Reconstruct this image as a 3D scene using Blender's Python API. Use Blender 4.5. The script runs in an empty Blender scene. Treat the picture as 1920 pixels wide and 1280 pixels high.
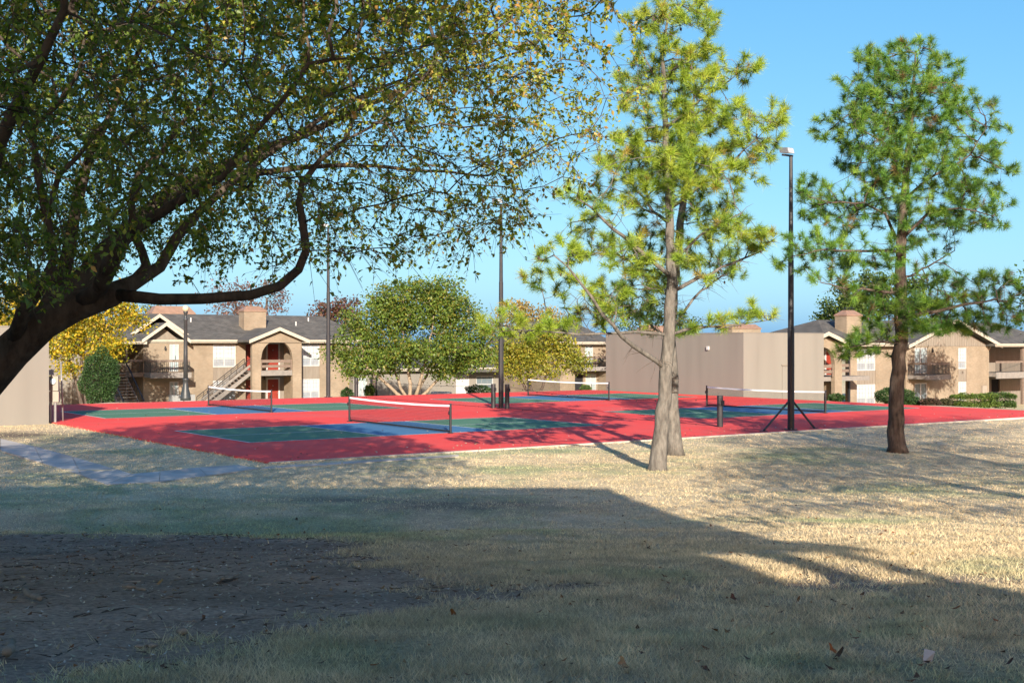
import bpy, math, random
import numpy as np
from mathutils import Vector, Matrix, kdtree

random.seed(7)
rng = np.random.default_rng(7)
SC = bpy.context.scene
COL = SC.collection

# ------------------------------------------------------------------ camera, sky, sun, exposure
F_PX, YH, EYE = 2330.0, 644.3, 2.89          # focal length in photo pixels, horizon row, eye height above the court
cam_d = bpy.data.cameras.new('camera')
cam = bpy.data.objects.new('camera', cam_d)
COL.objects.link(cam)
cam.location = (0, 0, EYE)
cam.rotation_euler = (math.radians(90), 0, 0)
cam_d.sensor_width = 36
cam_d.lens = 36 * F_PX / 1920
cam_d.shift_y = (YH - 640) / 1920
cam_d.clip_start = 0.1
cam_d.clip_end = 5000
SC.camera = cam

SUN_EL = math.radians(18.5)
SUN_AZ = math.atan2(0.122, -1.0)             # towards the sun, measured from +Y
w = bpy.data.worlds.new('World')
SC.world = w
w.use_nodes = True
nt = w.node_tree
sky = nt.nodes.new('ShaderNodeTexSky')
sky.sky_type = 'NISHITA'
sky.sun_disc = False
sky.sun_elevation = SUN_EL
sky.sun_rotation = SUN_AZ
sky.altitude = 0
sky.air_density = 0.5
sky.dust_density = 1.7
sky.ozone_density = 3.0
bg = nt.nodes['Background']
bg.inputs['Strength'].default_value = 0.15
sp_ = nt.nodes.new('ShaderNodeSeparateColor')       # even film-like compression of the whole dome
cb_ = nt.nodes.new('ShaderNodeCombineColor')
nt.links.new(sky.outputs['Color'], sp_.inputs[0])
for i_, (ex_, mu_) in enumerate(((1.1, 0.25), (0.7, 0.455), (0.3, 0.84))):
    pw_ = nt.nodes.new('ShaderNodeMath')
    pw_.operation = 'POWER'
    pw_.inputs[1].default_value = ex_
    ml_ = nt.nodes.new('ShaderNodeMath')
    ml_.operation = 'MULTIPLY'
    ml_.inputs[1].default_value = mu_
    nt.links.new(sp_.outputs[i_], pw_.inputs[0])
    nt.links.new(pw_.outputs[0], ml_.inputs[0])
    nt.links.new(ml_.outputs[0], cb_.inputs[i_])
nt.links.new(cb_.outputs[0], bg.inputs['Color'])

sun_d = bpy.data.lights.new('sun', 'SUN')
sun_d.energy = 2.42
sun_d.angle = math.radians(0.45)
sun_d.color = (1.0, 0.90, 0.76)
sun = bpy.data.objects.new('sun', sun_d)
COL.objects.link(sun)
sdir = Vector((math.sin(SUN_AZ) * math.cos(SUN_EL), math.cos(SUN_AZ) * math.cos(SUN_EL), math.sin(SUN_EL)))
sun.rotation_euler = sdir.to_track_quat('Z', 'Y').to_euler()
sun.location = (20, -60, 40)

SC.view_settings.view_transform = 'Standard'
SC.view_settings.look = 'None'
SC.view_settings.gamma = 1
SC.view_settings.use_curve_mapping = False
SC.view_settings.exposure = 2.38
SC.render.engine = 'CYCLES'
SC.cycles.max_bounces = 6
SC.cycles.transparent_max_bounces = 8
SC.cycles.use_denoising = True

# ------------------------------------------------------------------ coordinates
TH = 0.6205                                  # the courts and the buildings share this heading
CU = np.array([math.cos(TH), math.sin(TH)])
CV = np.array([-math.sin(TH), math.cos(TH)])
O1 = np.array([-7.67, 36.29])


def uv2w(u, v):
    q = O1 + u * CU + v * CV
    return float(q[0]), float(q[1])


def GR(px, py, z=0.0):                       # point of a level plane seen at a photo pixel
    Y = F_PX * (EYE - z) / (py - YH)
    return Vector(((px - 960) * Y / F_PX, Y, z))


def PT(px, py, Y):                           # point seen at a photo pixel, at depth Y
    return Vector(((px - 960) * Y / F_PX, Y, EYE + (YH - py) * Y / F_PX))


# slab rectangle in court axes
SU0, SU1, SV0, SV1 = -2.05, 34.6, -6.0, 26.5


def vnoise(x, y, seed=0):                    # smooth value noise, vectorised
    xi = np.floor(x).astype(np.int64)
    yi = np.floor(y).astype(np.int64)
    xf = x - xi
    yf = y - yi
    xf = xf * xf * (3 - 2 * xf)
    yf = yf * yf * (3 - 2 * yf)

    def h(a, b):
        n = (a * 374761393 + b * 668265263 + seed * 974711) & 0x7fffffff
        n = ((n ^ (n >> 13)) * 1274126177) & 0x7fffffff
        return ((n ^ (n >> 16)) & 0xffff) / 65535.0
    return (h(xi, yi) * (1 - xf) + h(xi + 1, yi) * xf) * (1 - yf) + (h(xi, yi + 1) * (1 - xf) + h(xi + 1, yi + 1) * xf) * yf


def fbm(x, y, seed=0, o=4):
    a, s, t = 0.5, 0.0, 0.0
    for i in range(o):
        s = s + a * vnoise(x * 2 ** i, y * 2 ** i, seed + i * 17)
        t += a
        a *= 0.5
    return s / t


FY = [-400, -20, 0, 6, 9, 11.5, 14, 15.6, 17, 19, 23, 27, 31, 36, 500]
FZ = [1.5, 1.36, 1.3, 1.27, 1.10, 0.88, 0.66, 0.53, 0.37, 0.25, 0.13, 0.03, -0.02, -0.03, -0.03]


def slab_d(x, y):
    dx = x - O1[0]
    dy = y - O1[1]
    u = dx * CU[0] + dy * CU[1]
    v = dx * CV[0] + dy * CV[1]
    du = np.maximum(SU0 - u, u - SU1)
    dv = np.maximum(SV0 - v, v - SV1)
    out = np.sqrt(np.maximum(du, 0) ** 2 + np.maximum(dv, 0) ** 2)
    return np.where((du < 0) & (dv < 0), np.maximum(du, dv), out), u, v


def TZ(x, y):
    x = np.asarray(x, float)
    y = np.asarray(y, float)
    d, u, v = slab_d(x, y)
    z = np.interp(y, FY, FZ)
    amp = np.clip((y - 2) / 6, 0.25, 1) * np.clip(d / 2.0, 0, 1)
    z = z + amp * ((fbm(x / 3.1, y / 3.1, 3) - 0.5) * 0.14 + (fbm(x / 0.8, y / 0.8, 9, 3) - 0.5) * 0.035)
    # shallow swale behind the bare patch on the left
    z = z - 0.16 * np.exp(-((y - 17.6 - 0.03 * x) / 1.5) ** 2) * np.clip((2.5 - x) / 4, 0, 1) * np.clip((x + 22) / 6, 0, 1)
    # behind the courts the ground drops to the apartment blocks
    back = np.maximum(np.maximum(u - SU1, 0), np.maximum(v - SV1, 0))
    s = np.clip((back - 0.6) / 15, 0, 1)
    z = z - 2.02 * s * s * (3 - 2 * s)
    z = np.where(d < 0, -0.09, np.where(d < 0.25, np.minimum(z, -0.03), z))
    return z


def tz(x, y):
    return float(TZ(np.array([x]), np.array([y]))[0])


def RT(px, py):                              # photo pixel to the lawn
    z = 0.0
    for i in range(40):
        p = GR(px, py, z)
        z = 0.5 * z + 0.5 * tz(p.x, p.y)
    p = GR(px, py, z)
    return p


# ------------------------------------------------------------------ object helpers
def link(o, parent=None):
    COL.objects.link(o)
    if parent is not None:
        o.parent = parent
    return o


def tag(o, label=None, cat=None, group=None, kind=None):
    if label:
        o['label'] = label
    if cat:
        o['category'] = cat
    if group:
        o['group'] = group
    if kind:
        o['kind'] = kind
    return o


def empty(name, loc=(0, 0, 0), rz=0, label=None, cat=None, group=None, kind=None):
    o = bpy.data.objects.new(name, None)
    o.empty_display_size = 0.3
    link(o)
    o.location = loc
    o.rotation_euler = (0, 0, rz)
    return tag(o, label, cat, group, kind)


def copy_tree(o, parent=None):
    c = o.copy()
    link(c, parent)
    for ch in list(o.children):
        copy_tree(ch, c)
    return c


class MB:
    def __init__(self):
        self.v = []
        self.f = []

    def face(self, pts):
        n = len(self.v)
        self.v += [tuple(p) for p in pts]
        self.f.append(tuple(range(n, n + len(pts))))
        return self

    def box(self, x0, x1, y0, y1, z0, z1):
        n = len(self.v)
        self.v += [(x0, y0, z0), (x1, y0, z0), (x1, y1, z0), (x0, y1, z0), (x0, y0, z1), (x1, y0, z1), (x1, y1, z1), (x0, y1, z1)]
        for q in ((3, 2, 1, 0), (4, 5, 6, 7), (0, 1, 5, 4), (1, 2, 6, 5), (2, 3, 7, 6), (3, 0, 4, 7)):
            self.f.append(tuple(n + i for i in q))
        return self

    def prism(self, poly, a0, a1, axis='y'):
        # poly: outline in the other two axes, extruded along axis
        n = len(self.v)
        k = len(poly)

        def P(p, a):
            if axis == 'y':
                return (p[0], a, p[1])
            if axis == 'x':
                return (a, p[0], p[1])
            return (p[0], p[1], a)
        self.v += [P(p, a0) for p in poly] + [P(p, a1) for p in poly]
        self.f.append(tuple(n + i for i in range(k)))
        self.f.append(tuple(n + k + i for i in reversed(range(k))))
        for i in range(k):
            j = (i + 1) % k
            self.f.append((n + j, n + i, n + k + i, n + k + j))
        return self

    def bar(self, a, b, wd, ht=None):
        # a straight bar of rectangular section from a to b
        a = Vector(a)
        b = Vector(b)
        ht = ht or wd
        d = (b - a).normalized()
        up = Vector((0, 0, 1)) if abs(d.z) < 0.95 else Vector((0, 1, 0))
        s = d.cross(up).normalized() * wd / 2
        t = s.cross(d).normalized() * ht / 2
        n = len(self.v)
        for c in (a, b):
            self.v += [tuple(c - s - t), tuple(c + s - t), tuple(c + s + t), tuple(c - s + t)]
        for q in ((0, 1, 2, 3), (7, 6, 5, 4), (0, 4, 5, 1), (1, 5, 6, 2), (2, 6, 7, 3), (3, 7, 4, 0)):
            self.f.append(tuple(n + i for i in q))
        return self

    def tube(self, pts, rad, n=8):
        pts = [Vector(p) for p in pts]
        if not hasattr(rad, '__len__'):
            rad = [rad] * len(pts)
        base = len(self.v)
        ref = None
        for i, p in enumerate(pts):
            d = (pts[min(i + 1, len(pts) - 1)] - pts[max(i - 1, 0)])
            if d.length < 1e-9:
                d = Vector((0, 0, 1))
            d.normalize()
            if ref is None:
                ref = Vector((1, 0, 0)) if abs(d.x) < 0.8 else Vector((0, 1, 0))
            s = (ref - d * ref.dot(d))
            if s.length < 1e-6:
                s = d.orthogonal()
            s.normalize()
            ref = s
            t = d.cross(s)
            for k in range(n):
                a = 2 * math.pi * k / n
                self.v.append(tuple(p + (s * math.cos(a) + t * math.sin(a)) * rad[i]))
        for i in range(len(pts) - 1):
            for k in range(n):
                k2 = (k + 1) % n
                a = base + i * n
                self.f.append((a + k, a + k2, a + n + k2, a + n + k))
        self.f.append(tuple(base + k for k in reversed(range(n))))
        e = base + (len(pts) - 1) * n
        self.f.append(tuple(e + k for k in range(n)))
        return self

    def lathe(self, prof, n=16, c=(0, 0)):
        # prof: (radius, z) from the bottom up
        return self.tube([(c[0], c[1], z) for r, z in prof], [r for r, z in prof], n)

    def build(self, name, mat, parent=None, smooth=False):
        me = bpy.data.meshes.new(name)
        me.from_pydata(self.v, [], self.f)
        me.materials.append(mat)
        if smooth:
            for p in me.polygons:
                p.use_smooth = True
        me.update()
        o = bpy.data.objects.new(name, me)
        return link(o, parent)


def np_mesh(name, V, Fc, mat, parent=None, col=None, smooth=False):
    """V (n,3), Fc (m,k) faces of one size; col (n,3) point colours"""
    me = bpy.data.meshes.new(name)
    V = np.ascontiguousarray(V, dtype=np.float32)
    Fc = np.ascontiguousarray(Fc, dtype=np.int32)
    m, k = Fc.shape
    me.vertices.add(len(V))
    me.vertices.foreach_set('co', V.ravel())
    me.loops.add(m * k)
    me.loops.foreach_set('vertex_index', Fc.ravel())
    me.polygons.add(m)
    me.polygons.foreach_set('loop_start', np.arange(m, dtype=np.int32) * k)
    if smooth:
        me.polygons.foreach_set('use_smooth', np.ones(m, dtype=bool))
    if col is not None:
        at = me.attributes.new('tint', 'FLOAT_COLOR', 'POINT')
        c4 = np.ones((len(V), 4), dtype=np.float32)
        c4[:, :3] = col
        at.data.foreach_set('color', c4.ravel())
    me.materials.append(mat)
    me.update(calc_edges=True)
    o = bpy.data.objects.new(name, me)
    return link(o, parent)


# ------------------------------------------------------------------ materials
def new_mat(name, rough=0.8, spec=0.3, metal=0.0):
    m = bpy.data.materials.new(name)
    m.use_nodes = True
    b = m.node_tree.nodes['Principled BSDF']
    b.inputs['Roughness'].default_value = rough
    b.inputs['Specular IOR Level'].default_value = spec
    b.inputs['Metallic'].default_value = metal
    return m, m.node_tree, b


def noisy(name, c1, c2, scale=4.0, rough=0.8, spec=0.3, metal=0.0, detail=6, bump=0.0, bscale=None, c3=None, scale3=0.6, stretch=None):
    m, t, b = new_mat(name, rough, spec, metal)
    tc = t.nodes.new('ShaderNodeTexCoord')
    src = tc.outputs['Object']
    if stretch:
        mp = t.nodes.new('ShaderNodeMapping')
        mp.inputs['Scale'].default_value = stretch
        t.links.new(src, mp.inputs['Vector'])
        src = mp.outputs['Vector']
    n = t.nodes.new('ShaderNodeTexNoise')
    n.inputs['Scale'].default_value = scale
    n.inputs['Detail'].default_value = detail
    n.inputs['Roughness'].default_value = 0.65
    t.links.new(src, n.inputs['Vector'])
    r = t.nodes.new('ShaderNodeValToRGB')
    r.color_ramp.elements[0].position = 0.32
    r.color_ramp.elements[1].position = 0.68
    r.color_ramp.elements[0].color = (*c1, 1)
    r.color_ramp.elements[1].color = (*c2, 1)
    t.links.new(n.outputs['Fac'], r.inputs['Fac'])
    out = r.outputs['Color']
    if c3:
        n3 = t.nodes.new('ShaderNodeTexNoise')
        n3.inputs['Scale'].default_value = scale3
        n3.inputs['Detail'].default_value = 5
        t.links.new(src, n3.inputs['Vector'])
        r3 = t.nodes.new('ShaderNodeValToRGB')
        r3.color_ramp.elements[0].position = 0.45
        r3.color_ramp.elements[1].position = 0.75
        t.links.new(n3.outputs['Fac'], r3.inputs['Fac'])
        mx = t.nodes.new('ShaderNodeMix')
        mx.data_type = 'RGBA'
        t.links.new(r3.outputs['Color'], mx.inputs['Factor'])
        t.links.new(out, mx.inputs['A'])
        mx.inputs['B'].default_value = (*c3, 1)
        out = mx.outputs['Result']
    t.links.new(out, b.inputs['Base Color'])
    if bump:
        bp = t.nodes.new('ShaderNodeBump')
        bp.inputs['Strength'].default_value = bump
        bp.inputs['Distance'].default_value = 0.02
        nb = t.nodes.new('ShaderNodeTexNoise')
        nb.inputs['Scale'].default_value = bscale or scale * 4
        nb.inputs['Detail'].default_value = 6
        t.links.new(src, nb.inputs['Vector'])
        t.links.new(nb.outputs['Fac'], bp.inputs['Height'])
        t.links.new(bp.outputs['Normal'], b.inputs['Normal'])
    return m


def flat(name, c, rough=0.6, spec=0.4, metal=0.0, var=0.12):
    return noisy(name, tuple(x * (1 - var) for x in c), tuple(min(1, x * (1 + var)) for x in c), 3.0, rough, spec, metal)


def brick_mat(name, c1, c2, mort, sc=1.0):
    m, t, b = new_mat(name, 0.85, 0.2)
    tc = t.nodes.new('ShaderNodeTexCoord')
    sp = t.nodes.new('ShaderNodeSeparateXYZ')
    t.links.new(tc.outputs['Object'], sp.inputs[0])
    ad = t.nodes.new('ShaderNodeMath')
    t.links.new(sp.outputs['X'], ad.inputs[0])
    t.links.new(sp.outputs['Y'], ad.inputs[1])
    cb = t.nodes.new('ShaderNodeCombineXYZ')
    t.links.new(ad.outputs[0], cb.inputs['X'])
    t.links.new(sp.outputs['Z'], cb.inputs['Y'])
    br = t.nodes.new('ShaderNodeTexBrick')
    br.inputs['Scale'].default_value = 1.0
    br.inputs['Brick Width'].default_value = 0.21 * sc
    br.inputs['Row Height'].default_value = 0.075 * sc
    br.inputs['Mortar Size'].default_value = 0.006
    br.inputs['Mortar Smooth'].default_value = 0.3
    br.inputs['Color1'].default_value = (*c1, 1)
    br.inputs['Color2'].default_value = (*c2, 1)
    br.inputs['Mortar'].default_value = (*mort, 1)
    t.links.new(cb.outputs[0], br.inputs['Vector'])
    n = t.nodes.new('ShaderNodeTexNoise')
    n.inputs['Scale'].default_value = 0.7
    n.inputs['Detail'].default_value = 5
    t.links.new(tc.outputs['Object'], n.inputs['Vector'])
    mr = t.nodes.new('ShaderNodeMapRange')
    mr.inputs['From Min'].default_value = 0.3
    mr.inputs['From Max'].default_value = 0.7
    mr.inputs['To Min'].default_value = 0.82
    mr.inputs['To Max'].default_value = 1.12
    t.links.new(n.outputs['Fac'], mr.inputs['Value'])
    mx = t.nodes.new('ShaderNodeMix')
    mx.data_type = 'RGBA'
    mx.blend_type = 'MULTIPLY'
    mx.inputs['Factor'].default_value = 1
    t.links.new(br.outputs['Color'], mx.inputs['A'])
    t.links.new(mr.outputs['Result'], mx.inputs['B'])
    t.links.new(mx.outputs['Result'], b.inputs['Base Color'])
    bp = t.nodes.new('ShaderNodeBump')
    bp.inputs['Strength'].default_value = 0.5
    bp.inputs['Distance'].default_value = 0.008
    bp.invert = True
    t.links.new(br.outputs['Fac'], bp.inputs['Height'])
    t.links.new(bp.outputs['Normal'], b.inputs['Normal'])
    return m


def shingle_mat(name, c1, c2, dark):
    m, t, b = new_mat(name, 0.9, 0.15)
    tc = t.nodes.new('ShaderNodeTexCoord')
    sp = t.nodes.new('ShaderNodeSeparateXYZ')
    t.links.new(tc.outputs['Object'], sp.inputs[0])
    ad = t.nodes.new('ShaderNodeMath')
    t.links.new(sp.outputs['X'], ad.inputs[0])
    t.links.new(sp.outputs['Y'], ad.inputs[1])
    cb = t.nodes.new('ShaderNodeCombineXYZ')
    t.links.new(sp.outputs['X'], cb.inputs['X'])
    zz = t.nodes.new('ShaderNodeMath')
    zz.operation = 'MULTIPLY'
    zz.inputs[1].default_value = 2.6
    t.links.new(sp.outputs['Z'], zz.inputs[0])
    t.links.new(zz.outputs[0], cb.inputs['Y'])
    br = t.nodes.new('ShaderNodeTexBrick')
    br.inputs['Scale'].default_value = 1.0
    br.inputs['Brick Width'].default_value = 0.32
    br.inputs['Row Height'].default_value = 0.15
    br.inputs['Mortar Size'].default_value = 0.008
    br.inputs['Color1'].default_value = (*c1, 1)
    br.inputs['Color2'].default_value = (*c2, 1)
    br.inputs['Mortar'].default_value = (*dark, 1)
    t.links.new(cb.outputs[0], br.inputs['Vector'])
    n = t.nodes.new('ShaderNodeTexNoise')
    n.inputs['Scale'].default_value = 1.3
    n.inputs['Detail'].default_value = 8
    t.links.new(tc.outputs['Object'], n.inputs['Vector'])
    mr = t.nodes.new('ShaderNodeMapRange')
    mr.inputs['From Min'].default_value = 0.3
    mr.inputs['From Max'].default_value = 0.7
    mr.inputs['To Min'].default_value = 0.75
    mr.inputs['To Max'].default_value = 1.2
    t.links.new(n.outputs['Fac'], mr.inputs['Value'])
    mx = t.nodes.new('ShaderNodeMix')
    mx.data_type = 'RGBA'
    mx.blend_type = 'MULTIPLY'
    mx.inputs['Factor'].default_value = 1
    t.links.new(br.outputs['Color'], mx.inputs['A'])
    t.links.new(mr.outputs['Result'], mx.inputs['B'])
    t.links.new(mx.outputs['Result'], b.inputs['Base Color'])
    return m


def leaf_mat(name, trans=0.35, rough=0.5, spec=0.3, nscale=0.0):
    m, t, b = new_mat(name, rough, spec)
    at = t.nodes.new('ShaderNodeAttribute')
    at.attribute_name = 'tint'
    t.links.new(at.outputs['Color'], b.inputs['Base Color'])
    tr = t.nodes.new('ShaderNodeBsdfTranslucent')
    hs = t.nodes.new('ShaderNodeHueSaturation')
    hs.inputs['Saturation'].default_value = 1.15
    hs.inputs['Value'].default_value = 1.3
    t.links.new(at.outputs['Color'], hs.inputs['Color'])
    t.links.new(hs.outputs['Color'], tr.inputs['Color'])
    mx = t.nodes.new('ShaderNodeMixShader')
    mx.inputs['Fac'].default_value = trans
    t.links.new(b.outputs[0], mx.inputs[1])
    t.links.new(tr.outputs[0], mx.inputs[2])
    t.links.new(mx.outputs[0], t.nodes['Material Output'].inputs['Surface'])
    return m


def bark_mat(name, c1, c2, scale=9.0, stretch=(1, 1, 0.28), bump=0.9):
    return noisy(name, c1, c2, scale, 0.95, 0.1, bump=bump, bscale=scale * 1.6, stretch=stretch)


def glass_mat(name, c, rough=0.08):
    m, t, b = new_mat(name, rough, 0.6)
    b.inputs['Base Color'].default_value = (*c, 1)
    return m


M = {}
M['brick'] = brick_mat('buff_brick', (0.215, 0.172, 0.124), (0.18, 0.142, 0.10), (0.225, 0.19, 0.15))
M['stucco'] = noisy('tan_stucco', (0.164, 0.153, 0.135), (0.178, 0.167, 0.148), 1.6, 0.92, 0.1, bump=0.15, bscale=60, c3=(0.15, 0.14, 0.124), scale3=0.8, stretch=(1.8, 1.8, 0.16))
M['siding'] = noisy('taupe_siding', (0.15, 0.128, 0.104), (0.19, 0.165, 0.137), 2.5, 0.85, 0.2, stretch=(3, 3, 0.4))
M['trim'] = flat('cream_trim', (0.33, 0.30, 0.245), 0.6)
M['white_trim'] = flat('white_trim', (0.36, 0.36, 0.355), 0.5)
M['shingle'] = shingle_mat('grey_shingle', (0.10, 0.096, 0.086), (0.068, 0.066, 0.061), (0.04, 0.04, 0.04))
M['cap'] = noisy('brown_cap_metal', (0.16, 0.10, 0.07), (0.22, 0.14, 0.10), 3.0, 0.6, 0.4)
M['door'] = noisy('oxblood_door', (0.17, 0.022, 0.014), (0.21, 0.03, 0.018), 3.0, 0.45, 0.4)
M['wood'] = noisy('weathered_brown_timber', (0.10, 0.075, 0.06), (0.17, 0.13, 0.105), 5.0, 0.85, 0.2, stretch=(0.5, 3, 3))
M['deck'] = noisy('grey_deck_paint', (0.14, 0.13, 0.12), (0.2, 0.185, 0.17), 3.0, 0.8, 0.2)
M['iron'] = flat('black_iron', (0.016, 0.016, 0.018), 0.45, 0.4)
M['pole'] = noisy('black_pole_paint', (0.012, 0.012, 0.014), (0.022, 0.022, 0.025), 2.0, 0.5, 0.4)
M['lampgrey'] = noisy('grey_green_cast_iron', (0.022, 0.026, 0.028), (0.034, 0.038, 0.04), 3.0, 0.45, 0.4)
M['galv'] = noisy('galvanised_steel', (0.17, 0.17, 0.165), (0.23, 0.225, 0.22), 4.0, 0.45, 0.5, 0.3)
M['globe'] = flat('frosted_globe', (0.42, 0.38, 0.26), 0.3, 0.5, var=0.03)
M['blind'] = noisy('window_blind', (0.30, 0.32, 0.34), (0.36, 0.38, 0.40), 1.2, 0.35, 0.5)
M['glass'] = glass_mat('dark_glass', (0.10, 0.13, 0.15))
M['glasslit'] = glass_mat('curtained_glass', (0.25, 0.30, 0.31), 0.12)
M['dark'] = flat('opening_dark_fill', (0.018, 0.018, 0.02), 0.9, 0.1)  # near-black fill standing in for the unlit space inside door openings
M['concrete'] = noisy('concrete_path', (0.37, 0.335, 0.285), (0.45, 0.41, 0.355), 3.0, 0.92, 0.15, bump=0.3, bscale=50, c3=(0.26, 0.235, 0.20), scale3=0.9)
M['red'] = noisy('red_court_paint', (0.62, 0.058, 0.05), (0.68, 0.07, 0.058), 0.9, 0.85, 0.1, bump=0.15, bscale=120, c3=(0.57, 0.09, 0.078), scale3=0.4)
M['green'] = noisy('green_court_paint', (0.066, 0.155, 0.092), (0.082, 0.18, 0.11), 0.9, 0.85, 0.1, bump=0.15, bscale=120, c3=(0.09, 0.165, 0.115), scale3=0.5)
M['blue'] = noisy('blue_court_paint', (0.05, 0.135, 0.235), (0.062, 0.155, 0.265), 0.9, 0.85, 0.1, bump=0.15, bscale=120, c3=(0.075, 0.15, 0.225), scale3=0.5)
M['line'] = flat('white_line_paint', (0.68, 0.66, 0.64), 0.7, 0.2, var=0.06)
M['pale_bounce_wall'] = flat('pale_bounce_render', (0.62, 0.6, 0.55), 0.9, 0.1)  # unseen facade made pale to bounce light onto the shaded lawn
M['screen'] = flat('window_screen', (0.2, 0.22, 0.245), 0.4, 0.4)
M['tape'] = flat('white_net_tape', (0.78, 0.78, 0.77), 0.7, 0.2, var=0.04)
M['net'] = flat('black_net_cord', (0.02, 0.02, 0.022), 0.8, 0.1)
M['meterbox'] = flat('beige_meter_box', (0.22, 0.19, 0.155), 0.5)
M['meterglass'] = glass_mat('meter_glass', (0.45, 0.6, 0.62), 0.15)
M['ac'] = noisy('grey_condenser_metal', (0.17, 0.175, 0.175), (0.23, 0.235, 0.235), 4.0, 0.5, 0.4)
M['bark_elm'] = bark_mat('dark_elm_bark', (0.034, 0.026, 0.021), (0.105, 0.082, 0.064), 8.0)
M['bark_pine'] = bark_mat('grey_pine_bark', (0.058, 0.052, 0.046), (0.165, 0.15, 0.13), 11.0, (1, 1, 0.3), 1.0)
M['bark_dark'] = bark_mat('dark_pine_bark', (0.035, 0.027, 0.022), (0.12, 0.092, 0.075), 11.0, (1, 1, 0.3), 1.0)
M['bark_pale'] = bark_mat('pale_bark', (0.15, 0.118, 0.085), (0.27, 0.215, 0.16), 8.0)
M['leaf'] = leaf_mat('leaf', 0.45, 0.45, 0.35)
M['needle'] = leaf_mat('needle', 0.25, 0.5, 0.3)
M['blade'] = leaf_mat('grass_blade', 0.4, 0.75, 0.12)
M['fallen'] = leaf_mat('fallen_leaf', 0.1, 0.8, 0.1)
M['bush'] = leaf_mat('bush_leaf', 0.25, 0.55, 0.3)


def lawn_material():
    m, t, b = new_mat('lawn_ground', 0.95, 0.08)
    at = t.nodes.new('ShaderNodeAttribute')
    at.attribute_name = 'tint'
    tc = t.nodes.new('ShaderNodeTexCoord')
    n = t.nodes.new('ShaderNodeTexNoise')
    n.inputs['Scale'].default_value = 22
    n.inputs['Detail'].default_value = 8
    n.inputs['Roughness'].default_value = 0.75
    t.links.new(tc.outputs['Object'], n.inputs['Vector'])
    mr = t.nodes.new('ShaderNodeMapRange')
    mr.inputs['From Min'].default_value = 0.3
    mr.inputs['From Max'].default_value = 0.7
    mr.inputs['To Min'].default_value = 0.4
    mr.inputs['To Max'].default_value = 1.45
    t.links.new(n.outputs['Fac'], mr.inputs['Value'])
    mx = t.nodes.new('ShaderNodeMix')
    mx.data_type = 'RGBA'
    mx.blend_type = 'MULTIPLY'
    mx.inputs['Factor'].default_value = 1
    t.links.new(at.outputs['Color'], mx.inputs['A'])
    t.links.new(mr.outputs['Result'], mx.inputs['B'])
    t.links.new(mx.outputs['Result'], b.inputs['Base Color'])
    bp = t.nodes.new('ShaderNodeBump')
    bp.inputs['Strength'].default_value = 0.8
    bp.inputs['Distance'].default_value = 0.03
    t.links.new(n.outputs['Fac'], bp.inputs['Height'])
    t.links.new(bp.outputs['Normal'], b.inputs['Normal'])
    return m


M['lawn'] = lawn_material()

# ------------------------------------------------------------------ ground sheet
TREE_BASE = (-5.75, 11.0)


def dirt_mask(x, y):
    """1 on the bare trodden soil under the big tree, 0 in grass"""
    lo = np.interp(x, [-9, -4, -2.5, -1.4, -1.03, -0.23, 0.6], [5.2, 5.5, 6.1, 7.0, 7.6, 8.9, 9.6])
    hi = np.interp(x, [-9, -7, -2.6, -1.6, -0.23, 0.6], [15.0, 15.5, 15.4, 12.6, 9.9, 9.6])
    m = np.minimum(np.minimum(y - lo, (hi - y) * 0.6), (x + 9.5) * 0.7)
    nz = fbm(x / 0.9 + 7, y / 0.9, 21, 5) - 0.5
    nz2 = fbm(x / 2.6, y / 1.0 + 11, 33, 3) - 0.5
    return np.clip((m + nz * 2.4 + nz2 * 2.2 + (fbm(x / 0.22, y / 0.22, 83, 3) - 0.5) * 1.5) * 0.9 + 0.42, 0, 1)


def worn_mask(x, y):
    """small thin spots elsewhere"""
    a = np.exp(-(((x + 0.6) / 2.2) ** 2 + ((y - 20.6) / 0.9) ** 2))
    b = np.exp(-(((x + 2.8) / 1.4) ** 2 + ((y - 21.8) / 0.6) ** 2))
    c = np.exp(-(((x + 16) / 3.0) ** 2 + ((y - 39.5) / 2.0) ** 2))
    return np.clip((0.75 * a + 0.55 * b + 0.9 * c) * (0.4 + 1.2 * fbm(x / 0.7, y / 0.5, 5)) , 0, 1)


def grass_tint(x, y):
    """dormant straw with greener drifts; extra green nearby paints in the shade tone"""
    straw = np.array([0.63, 0.50, 0.305])
    straw2 = np.array([0.53, 0.43, 0.27])
    green = np.array([0.33, 0.35, 0.185])
    g = fbm(x / 2.6 + 3, y / 2.6, 41, 4)
    band = np.exp(-((y - 17.2) / 2.6) ** 2) * np.clip((4 - x) / 5, 0, 1) * 0.28
    near = np.clip((10.5 - y) / 4, 0, 1) * 0.26  # greener near grass, raised to paint in the grey-green tone of shade
    k = np.clip((g - 0.50) * 2.6 + band + near + (fbm(x / 0.45 + 9, y / 0.45, 77, 2) - 0.5) * 1.1, 0, 0.85)[:, None]
    j = fbm(x / 0.6, y / 0.6, 57, 3)[:, None]
    c = straw * (1 - j) + straw2 * j
    return c * (1 - k) + green * k


def axis(lo, hi, step, far, grow=1.25):
    a = list(np.arange(lo, hi + 1e-6, step))
    s = step
    x = hi
    while x < far:
        s *= grow
        x += s
        a.append(x)
    s = step
    x = lo
    pre = []
    while x > -far:
        s *= grow
        x -= s
        pre.append(x)
    return np.array(pre[::-1] + a)


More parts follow.
